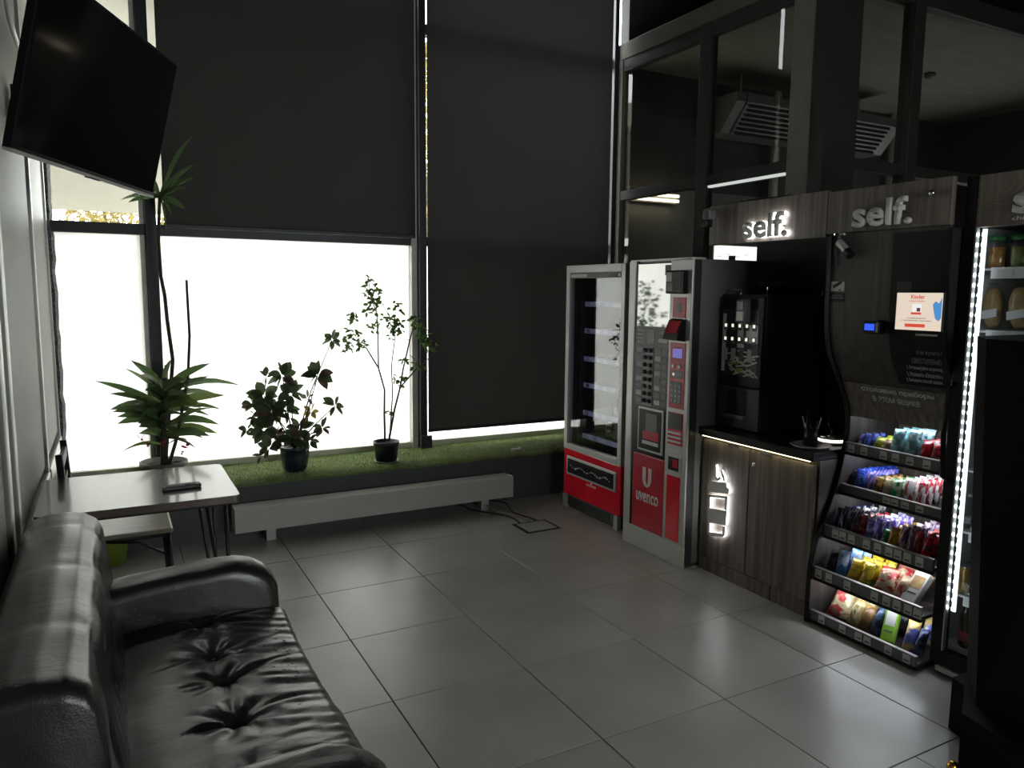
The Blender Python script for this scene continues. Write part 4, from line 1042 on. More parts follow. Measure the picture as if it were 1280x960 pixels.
# pale branch artwork on the door
am.box(MX-.005, MX-.003, MY0-.05, MY0-.025, 1.19, 1.52)
am.box(MX-.005, MX-.003, -1.415, -1.365, 1.33, 1.56); am.box(MX-.005, MX-.003, -1.515, -1.43, 1.36, 1.46)
for k in range(26):
    y = ar.uniform(-1.50, -1.30); z = ar.uniform(1.18, 1.31); l_ = ar.uniform(.012, .05); an = ar.uniform(-.6, .6)
    Mx = Matrix.Translation((MX-.004, y, z)) @ Matrix.Rotation(an, 4, 'X')
    am.box(-.001, .001, -l_, l_, -.004, .004, M=Mx)
bp2('door_artwork', am, mat('pale_artwork', (.80,.80,.77), .35), fr_)
bp2('artwork_accent', MB().prism([(MX-.0052, -1.36, 1.215), (MX-.0052, -1.42, 1.215), (MX-.0052, -1.385, 1.185)], (-.001, 0, 0)).box(MX-.006, MX-.005, -1.38, -1.30, 1.235, 1.245), mat('olive_accent', (.42,.40,.08), .5), fr_)
for i in range(5):
    for j in range(2):
        y = -1.275-.054*i; z = 1.37+.075*j
        b_ = bp2('drink_button', FB(MX-.009, MX-.003, y+.014, y-.014, z-.017, z+.022, .002), M_mgrey, fr_)
        bp2('lit_icon', FB(MX-.0105, MX-.009, y+.008, y-.008, z+.0, z+.018), M_btn, fr_)
for i in range(4):
    y = -1.275-.062*i; bp2('info_sticker', FB(MX-.0065, MX-.003, y+.016, y-.016, 1.255, 1.325), M_lgrey if i != 2 else M_mgrey, fr_)
bp2('violet_indicator', FB(MX-.006, MX-.003, -1.345, -1.372, 1.555, 1.585), M_purple, fr_)
cr_ = bp2('card_reader', FB(MX-.05, MX-.003, -1.385, -1.455, 1.475, 1.60, .006), M_mgrey)
bp2('reader_screen', FB(MX-.052, MX-.05, -1.40, -1.44, 1.545, 1.59), M_lgrey, cr_); bp2('reader_pad', FB(MX-.052, MX-.05, -1.395, -1.445, 1.485, 1.535), M_silver, cr_)
bp2('reader_cable', MB().tube([(MX-.02, -1.42, 1.475), (MX-.015, -1.425, 1.42), (MX-.012, -1.41, 1.36), (MX-.01, -1.47, 1.34)], .004, 6), M_rubber, cr_)
lo = bp2('lower_front', FB(MX-.002, MX+.02, MY0-.004, MY1, MZ0+.01, 1.105, .004), M_dgrey)
bp2('dispensing_niche', FB(MX-.004, MX-.002, -1.305, -1.45, .945, 1.09), M_black, lo)
bp2('drip_tray', FB(MX-.03, MX-.002, -1.30, -1.455, .93, .945), M_mgrey, lo)
bp2('top_rail', MB().tube([(2.26, -1.52, 1.63), (2.26, -1.52, 1.665), (2.70, -1.52, 1.665), (2.70, -1.52, 1.63)], .006, 8), M_chrome)
bp2('top_rail', MB().tube([(2.26, -1.25, 1.63), (2.26, -1.25, 1.655), (2.26, -1.33, 1.655), (2.26, -1.33, 1.63)], .005, 8), M_chrome)
mb = MB().lathe([(.0,0), (.09,0), (.125,.045), (.13,.075), (.122,.075), (.115,.05), (.08,.01), (.0,.01)], (2.48, -1.40, 1.63), 22)
tag(part('bowl', mb, M_blackm, smooth=True), 'dark round bowl on top of the bean coffee machine', 'bowl')
# condiment tray with stirrers
c0 = at(1013, 556, Z=.87)
tr2 = thing('stirrer_tray', (c0.x, c0.y, .86), 'round tray with chrome stirrers and tongs on the worktop', 'tray')
part('tray', MB().lathe([(.0,0), (.085,0), (.1,.012), (.095,.014), (.08,.005), (.0,.005)], (c0.x, c0.y, .86), 26), M_silver, tr2, smooth=True)
part('cup', MB().lathe([(.0,0), (.032,0), (.036,.09), (.033,.09), (.029,.005), (.0,.005)], (c0.x, c0.y, .866), 18), M_black, tr2, smooth=True)
for k in range(6):
    a = k*1.05; part('stirrer', MB().tube([(c0.x+.012*math.cos(a), c0.y+.012*math.sin(a), .875), (c0.x+.045*math.cos(a), c0.y+.045*math.sin(a), .99+.012*(k % 3))], .0028, 6), [M_chrome, M_black, M_plasw][k % 3], tr2)
part('bottle_neck', MB().lathe([(.0,0), (.02,0), (.02,.09), (.009,.12), (.009,.18), (.0,.18)], (c0.x+.01, c0.y+.03, .866), 14), M_black, tr2, smooth=True)
c1 = at(1040, 549, Z=.88)
ld = thing('lid_dispenser', (c1.x, c1.y, .86), 'low lit steel lid holder beside the stirrer tray', 'lid holder')
part('holder_base', MB().lathe([(.0,0), (.075,0), (.075,.012), (.0,.012)], (c1.x, c1.y, .86), 22), M_chrome, ld, smooth=True)
part('light_ring', MB().lathe([(.0,.012), (.07,.012), (.07,.028), (.0,.028)], (c1.x, c1.y, .86), 22), emat('soft_ring', (1.0,.92,.84), .8), ld, smooth=True)
part('holder_cap', MB().lathe([(.0,.028), (.072,.028), (.068,.045), (.03,.055), (.0,.056)], (c1.x, c1.y, .86), 22), M_chrome, ld, smooth=True)
part('wire_hook', MB().tube([(c1.x, c1.y, .91), (c1.x-.01, c1.y+.02, .96), (c1.x+.02, c1.y+.04, .985), (c1.x+.01, c1.y+.01, 1.0)], .004, 6), M_chrome, ld)
# black back panel of the corner
bk = at(948, 318, X=2.80).y
tag(part('back_board', FB(2.785, 2.80, bk, KY1, .0, 2.11), M_blackm), 'black board behind the bean coffee machine', 'board')

# ================================================================== HEADER PANELS WITH LETTERS
HZ0, HZ1 = 1.905, 2.13
def header(y0, y1, z0, z1, label, lit, letters):
    t = thing('header_panel', (KX+.02, (y0+y1)/2, z0), label, 'sign', 'self header boards')
    part('board', FB(KX, KX+.03, y0, y1, z0, z1, .002), M_wood, t)
    ly0, ly1, lz0, lz1 = letters
    part('lettering', text_fit('self.', KX-.018, ly0, ly1, lz0, lz1, .014, .028, spacing=1.02), M_letter, t)
    if lit: part('letter_light', text_fit('self.', KX-.006, ly0-.003, ly1-.003, lz0-.001, lz1-.001, .008, .034, spacing=1.02), M_halo, t)
    for q in range(4):
        y = ly0+(ly1-ly0)*(q+.5)/4; part('stand_off', MB().cyl((KX, y, (lz0+lz1)/2-.01), (KX-.018, y, (lz0+lz1)/2-.01), .004, 8), M_dgrey, t)
    return t
header(-1.2, -2.0, 1.905, 2.125, 'brown header board with backlit self lettering over the coffee corner', True, (-1.487, -1.785, 1.925, 2.05))
header(-2.004, -2.605, 1.92, 2.115, 'brown header board with unlit self lettering over the snack shelf', False, (-2.165, -2.452, 1.935, 2.055))
tag(part('power_cable', MB().tube([at(x, y, X=KX+.035) for x, y in ((880, 262), (905, 256), (940, 250), (990, 244))], .004, 6), M_rubber, smooth=True), 'thin black cable along the top of the lit header board', 'cable')
# cameras
def bullet(name, c, d, L_, r_, label, white=False):
    c = Vector(c); d = Vector(d).normalized(); t = thing(name, c, label, 'camera')
    part('housing', MB().tube([c, c+d*L_], r_, 14), M_silver if white else M_mgrey, t, smooth=False)
    part('hood', MB().tube([c+d*L_*.7, c+d*(L_*1.02)], r_*1.12, 14), M_black, t)
    return t
p = at(887, 272, X=2.06)
sc_ = thing('wall_camera', (p.x, p.y, p.z), 'small dome camera on the left end of the lit header', 'camera')
part('bracket', MB().cyl((KX+.015, -1.21, p.z+.03), (p.x, p.y, p.z+.03), .014), M_mgrey, sc_)
part('housing', FB(p.x-.03, p.x+.03, p.y+.03, p.y-.025, p.z-.012, p.z+.045, .012), M_mgrey, sc_)
part('lens_hood', FB(p.x-.045, p.x+.01, p.y+.035, p.y-.02, p.z-.055, p.z-.012, .01), M_black, sc_)
p = at(1049, 303, X=2.08); p2_ = at(1066, 322, X=2.06)
cb_ = bullet('bullet_camera', p, p2_-p, .10, .018, 'silver bullet camera hanging under the snack shelf header', True)
part('mount', MB().cyl((2.10, p.y+.01, 1.907), (p.x, p.y, p.z), .010), M_chrome, cb_)
part('mount_disc', MB().lathe([(.0,0), (.03,0), (.03,.008), (.0,.008)], (2.10, p.y+.01, 1.907), 18), M_chrome, cb_)
part('tail_cable', MB().tube([(2.104, p.y+.03, 1.905), (2.104, p.y+.03, 1.84), (2.106, p.y+.032, 1.76)], .004, 6), M_rubber, cb_)
p = at(1163, 241, X=2.09)
sp_ = thing('spot_camera', (KX, p.y, p.z), 'tiny chrome spy camera on the unlit header board', 'camera')
part('ball', MB().lathe([(.0,-.014), (.010,-.010), (.014,0), (.010,.010), (.0,.014)], (KX-.02, p.y, p.z), 14), M_chrome, sp_, smooth=True)
part('stem', MB().cyl((KX, p.y, p.z+.004), (KX-.02, p.y, p.z), .005), M_chrome, sp_)
#PART4
# ================================================================== SNACK SHELF UNIT
UY0, UY1 = -2.032, -2.628
su = thing('snack_shelf_unit', (2.42, -2.33, 0), 'dark self-service snack shelf unit with curved sides and five lit tiers', 'shelf unit')
def up_(n, mb, m, par=None, **k): return part(n, mb, m, par or su, **k)
ctrl = [(2.10,1.905), (2.105,1.70), (2.11,1.51), (2.142,1.356), (2.215,1.235), (2.29,1.085), (2.31,.968), (2.283,.827), (2.236,.668), (2.150,.473), (2.098,.316), (2.09,.147), (2.09,.0)]
def catmull(P_, n=6):
    out = []
    for i in range(len(P_)-1):
        p0_, p1_, p2_, p3_ = [Vector((*P_[max(0, min(len(P_)-1, i+d))], 0)) for d in (-1, 0, 1, 2)]
        for k in range(n):
            t_ = k/n; out.append(.5*((2*p1_)+(p2_-p0_)*t_+(2*p0_-5*p1_+4*p2_-p3_)*t_*t_+(3*p1_-p0_-3*p2_+p3_)*t_**3))
    out.append(Vector((*P_[-1], 0))); return [(v.x, v.y) for v in out]
cur = catmull(ctrl)
cur_r = [(2.31 if z < .97 else x, z) for x, z in cur]
def side(y0, y1, cur): return MB().prism([(x, y0, z) for x, z in cur]+[(2.72, y0, 0), (2.72, y0, 1.905)], (0, y1-y0, 0))
up_('side_panel', side(UY0, UY0-.022, cur), M_woodd); up_('side_panel', side(UY1+.009, UY1, cur_r), M_blackm)
# black edging that follows the curve
def edge(y0, y1, cur):
    mb = MB(); rings = [[(x-.004, y0, z), (x+.003, y0, z), (x+.003, y1, z), (x-.004, y1, z)] for x, z in cur]; return mb.loft(rings)
up_('edge_trim', edge(UY0+.002, UY0-.024, cur), M_black); up_('edge_trim', edge(UY1+.010, UY1-.002, cur_r), M_black)
yi0, yi1 = UY0-.024, UY1+.010
up_('back_panel', FB(2.69, 2.715, yi0, yi1, .02, 1.9), M_wood)
def curvex(z):
    for (xa, za), (xb, zb) in zip(cur[:-1], cur[1:]):
        if zb <= z <= za: return xa+(xb-xa)*(za-z)/max(1e-6, za-zb)
    return cur[0][0] if z > 1.9 else cur[-1][0]
UO = .006
def bend(mb, X0_=0.0):
    for v in mb.bm.verts: v.co.x = curvex(v.co.z)+UO+(v.co.x-X0_)
    return mb
def strip(y0, y1, z0, z1, d0, d1, n=24):
    mb = MB(); rings = []
    for k in range(n+1):
        z = z0+(z1-z0)*k/n; x = curvex(z)+UO
        rings.append([(x+d0, y0, z), (x+d1, y0, z), (x+d1, y1, z), (x+d0, y1, z)])
    return mb.loft(rings)
def RC(px0, px1, py0, py1):
    X_ = 2.12
    for _ in range(6):
        q = R4(px0, px1, py0, py1, X_); X_ = curvex((q[2]+q[3])/2)+UO
    return q
ub = up_('upper_board', strip(yi0, yi1, 1.215, 1.915, 0, .016), M_woodd)
UXB = 2.112
a = R4(1112, 1183, 300, 470, UXB)
up_('dark_display_area', strip(a[0], yi1, 1.235, 1.90, -.002, 0), M_black, ub)
dr_ = up_('cutlery_drawer', strip(yi0, yi1, 1.035, 1.212, -.002, .02), M_wood)
def slant(mb): return bend(mb, 2.2+.003)
q1 = RC(1077, 1169, 487, 495.5)
t1 = text_fit('столовые приборы', 2.2, q1[0], q1[1], q1[2], q1[3], .002, .03); up_('drawer_lettering', slant(t1), M_textw, dr_)
q1 = RC(1092, 1151, 498, 507)
t2 = text_fit('в этом ящике', 2.2, q1[0], q1[1], q1[2], q1[3], .002, .0); up_('drawer_lettering', slant(t2), M_textw, dr_)
dm = MB()
for k in range(4):
    yq = -2.255-.065*k
    dm.box(2.1985, 2.2, yq-.014, yq+.014, 1.055, 1.062); dm.box(2.1985, 2.2, yq+.004, yq+.012, 1.062, 1.085)
up_('drawer_pictograms', slant(dm), mat('faint_print', (.22,.20,.19), .5), dr_)
# instructions
for k, (s_, px0, px1, py) in enumerate((('Как купить?', 1146, 1178, 442), ('самостоятельно', 1140, 1177, 452))):
    a = RC(px0, px1, py-3.5, py+3.5); up_('instruction_heading', bend(text_fit(s_, -.002, a[0], a[1], a[2], a[3], .001)), M_textg, ub)
for k, (s_, py) in enumerate((('1. Отсканируйте штрихкод', 461), ('2. Нажмите «Оплатить»', 469), ('3. Выберите способ оплаты', 477))):
    a = RC(1134, 1179, py-3, py+3); a = (a[0], max(a[1], yi1+.004), a[2], a[3]); up_('instruction_line', bend(text_fit(s_, -.002, a[0], a[1], a[2], a[3], .001)), M_textw, ub)
# payment screen
a = R4(1119.5, 1177, 366, 413, UXB-.04)
scr = thing('payment_screen', (UXB-.03, (a[0]+a[1])/2, a[2]), 'small lit self-checkout screen showing a cream advert', 'screen')
part('casing', FB(UXB-.036, UXB-.002, a[0]+.006, a[1]-.006, a[2]-.006, a[3]+.006, .004), M_black, scr)
SXs = UXB-.037
def sr(u0, u1, v0, v1): return a[0]+(a[1]-a[0])*u0, a[0]+(a[1]-a[0])*u1, a[2]+(a[3]-a[2])*v0, a[2]+(a[3]-a[2])*v1
disp = part('display', FB(SXs, SXs+.001, *sr(0, 1, 0, 1)), M_screen, scr)
part('advert_title', text_fit('Kinder', SXs, *sr(.32, .62, .84, .95), .0006, .02), M_scred, disp)
part('advert_subtitle', text_fit('chocolate', SXs, *sr(.28, .62, .76, .81), .0006), M_scred, disp)
part('advert_picture', FB(SXs-.0006, SXs, *sr(.36, .56, .45, .70)), emat('screen_white', (.95,.93,.92), .4), disp)
part('advert_picture', FB(SXs-.0008, SXs, *sr(.34, .56, .42, .48)), M_scred, disp)
part('advert_picture', FB(SXs-.0008, SXs, *sr(.46, .54, .5, .6)), M_scdark, disp)
part('advert_line', text_fit('РАЗМЕШАЙТЕ', SXs, *sr(.26, .66, .30, .35), .0006), M_scdark, disp)
part('advert_line', text_fit('с любимыми вкусами', SXs, *sr(.12, .78, .23, .28), .0006), M_scdark, disp)
part('advert_button', FB(SXs-.0008, SXs, *sr(.22, .66, .08, .17)), M_scred, disp)
cup_ = [(.80,.70), (.86,.78), (.93,.72), (.985,.88), (.99,.35), (.94,.26), (.87,.32), (.83,.5)]
part('advert_splash', MB().prism([(SXs, a[0]+(a[1]-a[0])*u_, a[2]+(a[3]-a[2])*v_) for u_, v_ in cup_], (-.0007, 0, 0)), M_scblue, disp)
b = R4(1145, 1167, 418, 420, UXB-.03); part('scanner_slot', FB(UXB-.034, UXB-.002, b[0], b[1], b[2], b[3]), M_silver, scr)
b = R4(1122, 1140, 352, 364, UXB); up_('speaker_grille', FB(UXB-.006, UXB-.002, b[0], b[1], b[2], b[3]), M_dgrey, ub)
# blue card terminal
b = R4(1078, 1098, 403, 415, UXB-.05)
ct = thing('card_terminal', (UXB-.03, (b[0]+b[1])/2, b[2]), 'small black card terminal with a blue glowing display', 'card terminal')
part('case', FB(UXB-.05, UXB-.001, b[0], b[1], b[2]-.01, b[3]+.008, .006), M_black, ct)
part('display', FB(UXB-.052, UXB-.05, b[0]-.012, b[1]+.02, b[2]+.008, b[3]-.006), M_blue, ct)
part('side_grip', FB(UXB-.053, UXB-.05, b[1]+.012, b[1]+.004, b[2], b[3]), M_silver, ct)
# camera sign
b = R4(1037, 1055.5, 352, 364, UXB); b2 = R4(1037, 1055.5, 366, 377, UXB)
cs2 = thing('camera_notice', (UXB-.001, (b[0]+b[1])/2, b2[2]), 'small black and white camera surveillance notice on the shelf board', 'sign')
part('white_field', FB(UXB-.002, UXB-.0003, b[0], b[1], b[2], b[3]), M_lgrey, cs2)
cyb, czb = (b[0]+b[1])/2, (b[2]+b[3])/2
Mx = Matrix.Translation((UXB-.003, cyb, czb+.006)) @ Matrix.Rotation(-.45, 4, 'X')
part('camera_pictogram', MB().box(-.0006, .0006, -.024, .020, -.007, .008, M=Mx).box(-.0006, .0006, -.031, -.024, -.004, .005, M=Mx).box(UXB-.0036, UXB-.0024, cyb-.026, cyb-.012, czb-.02, czb-.014), M_textd, cs2)
part('black_field', FB(UXB-.002, UXB-.0003, b2[0], b2[1], b2[2], b2[3]), M_black, cs2)
part('notice_text', text_fit('ВЕДЁТСЯ', UXB-.002, b2[0]-.016, b2[1]+.016, b2[3]-.018, b2[3]-.006, .0008), M_textg, cs2)
part('notice_text', text_fit('видеонаблюдение', UXB-.002, b2[0]-.006, b2[1]+.006, b2[2]+.012, b2[2]+.022, .0008), M_textg, cs2)

# five tiers: board, lip, price tags, lamp above
TI = [(2.282,.848,.903), (2.268,.645,.692), (2.166,.435,.495), (2.108,.228,.288), (2.10,.012,.066)]
TAGS = [[(1064,562), (1080,566), (1104,572), (1119,575), (1137,580), (1158,586)],
        [(1108,627), (1118,630), (1131,634), (1149,642)],
        [(1044,672), (1053,675), (1064,679), (1083,681), (1097,686), (1111,691), (1122,695), (1134,700), (1149,706)],
        [(1023,717), (1036,722), (1059,730), (1093,745), (1108,750), (1121,755), (1135,761), (1147,765)],
        [(1027,774), (1053,787), (1073,797), (1084,801), (1110,813), (1133,824)]]
FLZ = []
for k, (lx, z0, z1) in enumerate(TI):
    sh_ = up_('shelf_board', FB(lx+.012, 2.69, yi0, yi1, z0+.004, z0+.02), M_woodd); FLZ.append(z0+.0205)
    lp = up_('shelf_lip', FB(lx, lx+.012, yi0, yi1, z0, z1, .002), M_mgrey)
    up_('lip_rail', FB(lx-.003, lx+.014, yi0, yi1, z1, z1+.004), M_alu, lp)
    up_('base_strip', FB(lx-.002, lx+.012, yi0, yi1, z0-.006, z0+.008), M_black, lp)
    for px, py in TAGS[k]:
        y = at(px, py, X=lx).y; up_('price_tag', FB(lx-.002, lx, y+.018, y-.018, z0+.010, z1-.006), M_lgrey, lp)
        up_('price_print', FB(lx-.0026, lx-.002, y+.012, y-.012, z0+.018, z0+.026), M_mgrey, lp)
    # lamp under the board above
    zt = TI[k-1][1]+.003 if k else 1.06; xl = (TI[k-1][0]+.09) if k else 2.40
    up_('tier_lamp', FB(xl, xl+.012, yi0-.02, yi1+.02, zt-.006, zt), M_shelfled)
    if k == 0: up_('lamp_carrier', FB(xl-.02, 2.69, yi0, yi1, zt, zt+.012), M_blackm)

def row(k, px, py, n, dx, wd, ht, th, c1, c2, pat, desc, lean=.28, x0=.035, yaw=0.0, zoff=0.0):
    lx = TI[k][0]; y = at(px, py, X=lx+.05).y
    y = min(yi0-wd/2-.004, max(yi1+wd/2+.004, y))
    for q in range(n):
        x = lx+x0+th*.6+dx*q
        sfx = '' if n == 1 else (', %s from the front' % ORD[q])
        lean_ = lean
        packet('snack_packet', x, y-.004*q+rnd.uniform(-.003, .003), FLZ[k]+.001+zoff+abs(math.sin(lean_))*th*.5, wd, ht, th, c1, c2, pat,
               '%s on the %s snack tier%s' % (desc, ['top', 'second', 'middle', 'fourth', 'bottom'][k], sfx), 'snacks on the shelf unit', tiltx=lean_+rnd.uniform(-.03, .06), roll=rnd.uniform(-.05, .05), yaw=yaw+rnd.uniform(-.10, .10))
W_ = (.75,.75,.75); NAVY = (.01,.014,.07); BLU = (.02,.06,.50); RED = (.55,.01,.02); YEL = (.75,.50,.03); BLK = (.010,.010,.014)
# top tier
row(0, 1065, 545, 3, .045, .036, .055, .034, (.07,.008,.02), (.02,.005,.01), 1, 'dark red sweet roll')
row(0, 1074, 543, 3, .045, .028, .075, .03, (.10,.10,.38), W_, 2, 'violet and white gum pack')
row(0, 1083, 541, 3, .045, .030, .08, .03, (.06,.10,.42), W_, 2, 'blue striped gum pack')
row(0, 1095, 550, 2, .06, .055, .075, .045, (.35,.42,.04), (.55,.42,.10), 0, 'yellow green sweet bag', lean=.6)
row(0, 1105, 552, 1, .06, .05, .07, .04, (.42,.34,.16), (.3,.1,.12), 0, 'beige sweet bag', lean=.7)
row(0, 1119, 546, 3, .05, .065, .13, .04, (.16,.36,.40), (.42,.62,.66), 0, 'pale teal jelly bag')
row(0, 1136, 547, 3, .05, .065, .135, .04, (.14,.32,.37), (.36,.58,.64), 0, 'teal marshmallow bag')
row(0, 1155, 560, 3, .05, .060, .10, .04, (.60,.01,.03), W_, 1, 'red and white sweet bag')
row(0, 1167, 563, 2, .06, .05, .095, .04, (.50,.02,.04), (.2,.2,.22), 1, 'dark red wafer bag')
# second tier
row(1, 1062, 598, 3, .05, .040, .09, .035, (.010,.016,.03), (.03,.05,.12), 1, 'black chocolate bar')
row(1, 1071, 598, 6, .042, .044, .105, .03, BLU, (.12,.22,.75), 1, 'bright blue wafer bar')
row(1, 1083, 601, 5, .042, .040, .10, .03, (.06,.12,.55), (.50,.28,.55), 2, 'blue and pink wafer bar')
row(1, 1095, 605, 4, .045, .042, .09, .03, (.42,.25,.06), (.06,.03,.02), 1, 'golden brown bar')
row(1, 1106, 608, 4, .045, .040, .09, .03, (.46,.40,.26), (.24,.14,.06), 1, 'cream nut bar')
row(1, 1118, 613, 3, .05, .050, .095, .035, (.02,.34,.06), (.45,.55,.42), 0, 'green sweet bag')
row(1, 1133, 618, 5, .045, .050, .115, .03, W_, (.5,.02,.04), 2, 'white and red coconut bar')
row(1, 1148, 624, 5, .045, .050, .12, .03, (.70,.70,.72), (.48,.03,.05), 2, 'white milk bar with red print')
carton('snack_box', TI[1][0]+.07, yi1+.045, FLZ[1]+.001, .07, .075, .06, M_plasw, M_red, 'white snack box with red print at the right end of second tier', 'snacks on the shelf unit')
# middle tier
row(2, 1046, 655, 5, .05, .045, .12, .03, (.012,.016,.06), (.28,.30,.36), 2, 'navy nougat bar')
row(2, 1058, 657, 5, .05, .045, .125, .03, (.016,.02,.05), (.36,.34,.32), 2, 'navy and silver nougat bar')
row(2, 1068, 660, 4, .05, .036, .11, .03, (.06,.02,.02), (.22,.06,.05), 1, 'dark brown bar')
row(2, 1075, 655, 4, .05, .036, .115, .03, (.45,.02,.03), (.12,.02,.02), 1, 'red nut bar')
row(2, 1084, 667, 5, .048, .042, .12, .03, (.16,.14,.48), (.52,.50,.70), 1, 'lilac chocolate bar')
row(2, 1094, 668, 5, .048, .042, .115, .03, (.12,.07,.40), (.50,.46,.66), 2, 'purple chocolate bar')
row(2, 1103, 674, 2, .05, .040, .085, .035, (.03,.30,.10), (.4,.5,.4), 0, 'green minty bag')
row(2, 1113, 676, 4, .05, .046, .105, .035, YEL, (.40,.18,.02), 0, 'yellow peanut bag')
row(2, 1125, 680, 5, .048, .042, .125, .03, (.13,.06,.14), (.50,.42,.46), 2, 'plum nut bar')
row(2, 1135, 682, 5, .048, .040, .125, .03, (.10,.06,.13), (.40,.34,.40), 2, 'dark plum bar')
row(2, 1145, 686, 4, .05, .040, .12, .03, (.40,.04,.04), (.05,.02,.02), 2, 'red and black bar')
row(2, 1155, 690, 3, .05, .045, .11, .03, (.45,.012,.02), (.06,.02,.03), 1, 'crimson wafer bar')
# fourth tier
row(3, 1036, 702, 3, .07, .060, .115, .045, BLK, (.04,.05,.09), 0, 'black crisps bag', lean=.35)
row(3, 1050, 700, 3, .07, .060, .135, .045, (.05,.24,.60), (.35,.45,.6), 0, 'sky blue crisps bag', lean=.3)
row(3, 1064, 708, 3, .07, .062, .115, .04, YEL, (.45,.28,.03), 1, 'yellow crisps bag', lean=.4)
row(3, 1079, 710, 3, .07, .062, .12, .04, (.65,.48,.03), (.30,.22,.02), 1, 'mustard yellow crisps bag', lean=.4)
row(3, 1102, 722, 2, .11, .088, .125, .06, (.52,.40,.26), (.55,.02,.04), 1, 'croissant bag with red top', lean=.75, yaw=.2)
row(3, 1122, 725, 2, .11, .080, .11, .055, (.50,.36,.22), (.45,.02,.05), 0, 'pink croissant bag', lean=.7, yaw=-.15)
yq = at(1142, 738, X=2.2).y
carton('biscuit_carton', TI[3][0]+.06, max(yi1+.05, yq), FLZ[3]+.016, .07, .155, .035, M_plasw, M_bread, 'white biscuit carton with a baked biscuit picture leaning on fourth tier', 'snacks on the shelf unit', tiltx=.75)
# bottom tier
row(4, 1043, 758, 1, .1, .115, .165, .06, (.62,.54,.32), (.50,.05,.06), 0, 'large cream crisps bag', lean=.75, yaw=.25)
row(4, 1063, 768, 2, .11, .072, .14, .06, (.38,.28,.10), (.62,.55,.35), 2, 'gold foil crisps bag', lean=.6, yaw=.1)
row(4, 1077, 775, 1, .1, .06, .12, .06, (.20,.11,.04), (.45,.28,.10), 0, 'brown rusk bag', lean=.6)
row(4, 1090, 780, 2, .11, .058, .14, .055, (.012,.016,.035), (.06,.10,.20), 0, 'dark blue seed bag', lean=.5)
row(4, 1102, 786, 2, .11, .055, .13, .055, BLK, (.03,.03,.03), 0, 'black seed bag', lean=.5)
yq = at(1117, 785, X=2.2).y
carton('wafer_carton', TI[4][0]+.06, yq, FLZ[4]+.014, .058, .16, .04, mat('lime_carton', (.25,.50,.05), .4), M_plasw, 'green and white wafer carton leaning on bottom tier', 'snacks on the shelf unit', tiltx=.5, yaw=.3)
row(4, 1133, 795, 2, .11, .058, .14, .05, (.55,.40,.16), (.10,.12,.40), 0, 'blue and gold biscuit bag', lean=.45)
row(4, 1145, 800, 1, .08, .042, .12, .05, (.02,.03,.10), (.08,.10,.2), 0, 'navy biscuit bag', lean=.4)

# ================================================================== FRIDGE
RX, RY0, RY1 = 2.165, -2.634, -3.32
fg = thing('display_fridge', (2.5, -2.98, 0), 'tall black glass door fridge with a bright vertical light strip', 'fridge')
def fp_(n, mb, m, par=None, **k): return part(n, mb, m, par or fg, **k)
fp_('side_wall', FB(RX+.05, 2.85, RY0, RY0-.014, .02, 2.11), M_black); fp_('side_wall', FB(RX+.05, 2.85, RY1+.03, RY1, .02, 2.11), M_black)
fp_('back_wall', FB(2.82, 2.85, RY0-.03, RY1+.03, .02, 2.11), M_interior); fp_('roof', FB(RX+.05, 2.82, RY0-.03, RY1+.03, 1.91, 2.11), M_black)
fp_('floor_pan', FB(RX+.05, 2.82, RY0-.014, RY1+.03, .02, .13), M_interior)
fp_('liner', FB(RX+.055, 2.82, RY0-.014, RY0-.018, .13, 1.91), M_interior); fp_('liner', FB(RX+.055, 2.82, RY1+.036, RY1+.03, .13, 1.91), M_interior)
fp_('plinth', FB(RX+.03, 2.8, RY0-.01, RY1+.01, 0, .02), M_blackm)
fp_('kick_strip', FB(RX, RX+.03, RY0-.03, RY1, .018, .04), M_silver)
for y in (RY0, RY1+.05): fp_('door_stile', FB(RX, RX+.05, y, y-.05, .05, 2.11, .004), M_black)
fp_('door_rail', FB(RX, RX+.05, RY0-.05, RY1+.05, .05, .115, .004), M_black); 
hd = fp_('header_board', FB(RX-.002, RX+.05, RY0-.05, RY1, 1.905, 2.11, .003), M_wood)
fp_('door_glass', FB(RX+.02, RX+.026, RY0-.05, RY1+.05, .115, 1.905), M_glass)
fp_('door_gasket', FB(RX-.001, RX+.02, RY0-.05, RY0-.056, .115, 1.905), M_alu)
fp_('handle', MB().tube([(RX-.002, RY0-.02, 1.27), (RX-.04, RY0-.02, 1.25), (RX-.055, RY0-.02, 1.06), (RX-.04, RY0-.02, .88), (RX-.002, RY0-.02, .86)], .011, 10), M_black, smooth=True)
yS = at(1268, 258, X=RX).y
fp_('lettering', text_fit('self.', RX-.003, yS, yS-.29, 1.945, 2.055, .012, .045), M_letter, hd)
fp_('sub_lettering', text_fit('che', RX-.003, yS+.002, yS-.05, 1.922, 1.938, .002), M_letter, hd)
cm_ = MB()
for q in range(6):
    r_ = .022+.02*q; pts = []
    for i in range(25):
        a_ = PI*.95+1.25*PI*i/24; rr_ = r_*(1+.25*math.sin(2*a_+.4*q)+.1*math.sin(5*a_))
        yy = -2.735-rr_*math.cos(a_)*1.1; zz = 2.05+rr_*math.sin(a_)*.75
        if RY0-.055 > yy and 1.91 < zz < 2.105: pts.append((RX-.003, yy, zz))
    if len(pts) > 3: cm_.tube(pts, .0014, 4)
fp_('contour_pattern', cm_, mat('taupe_print', (.30,.25,.2), .5), hd)
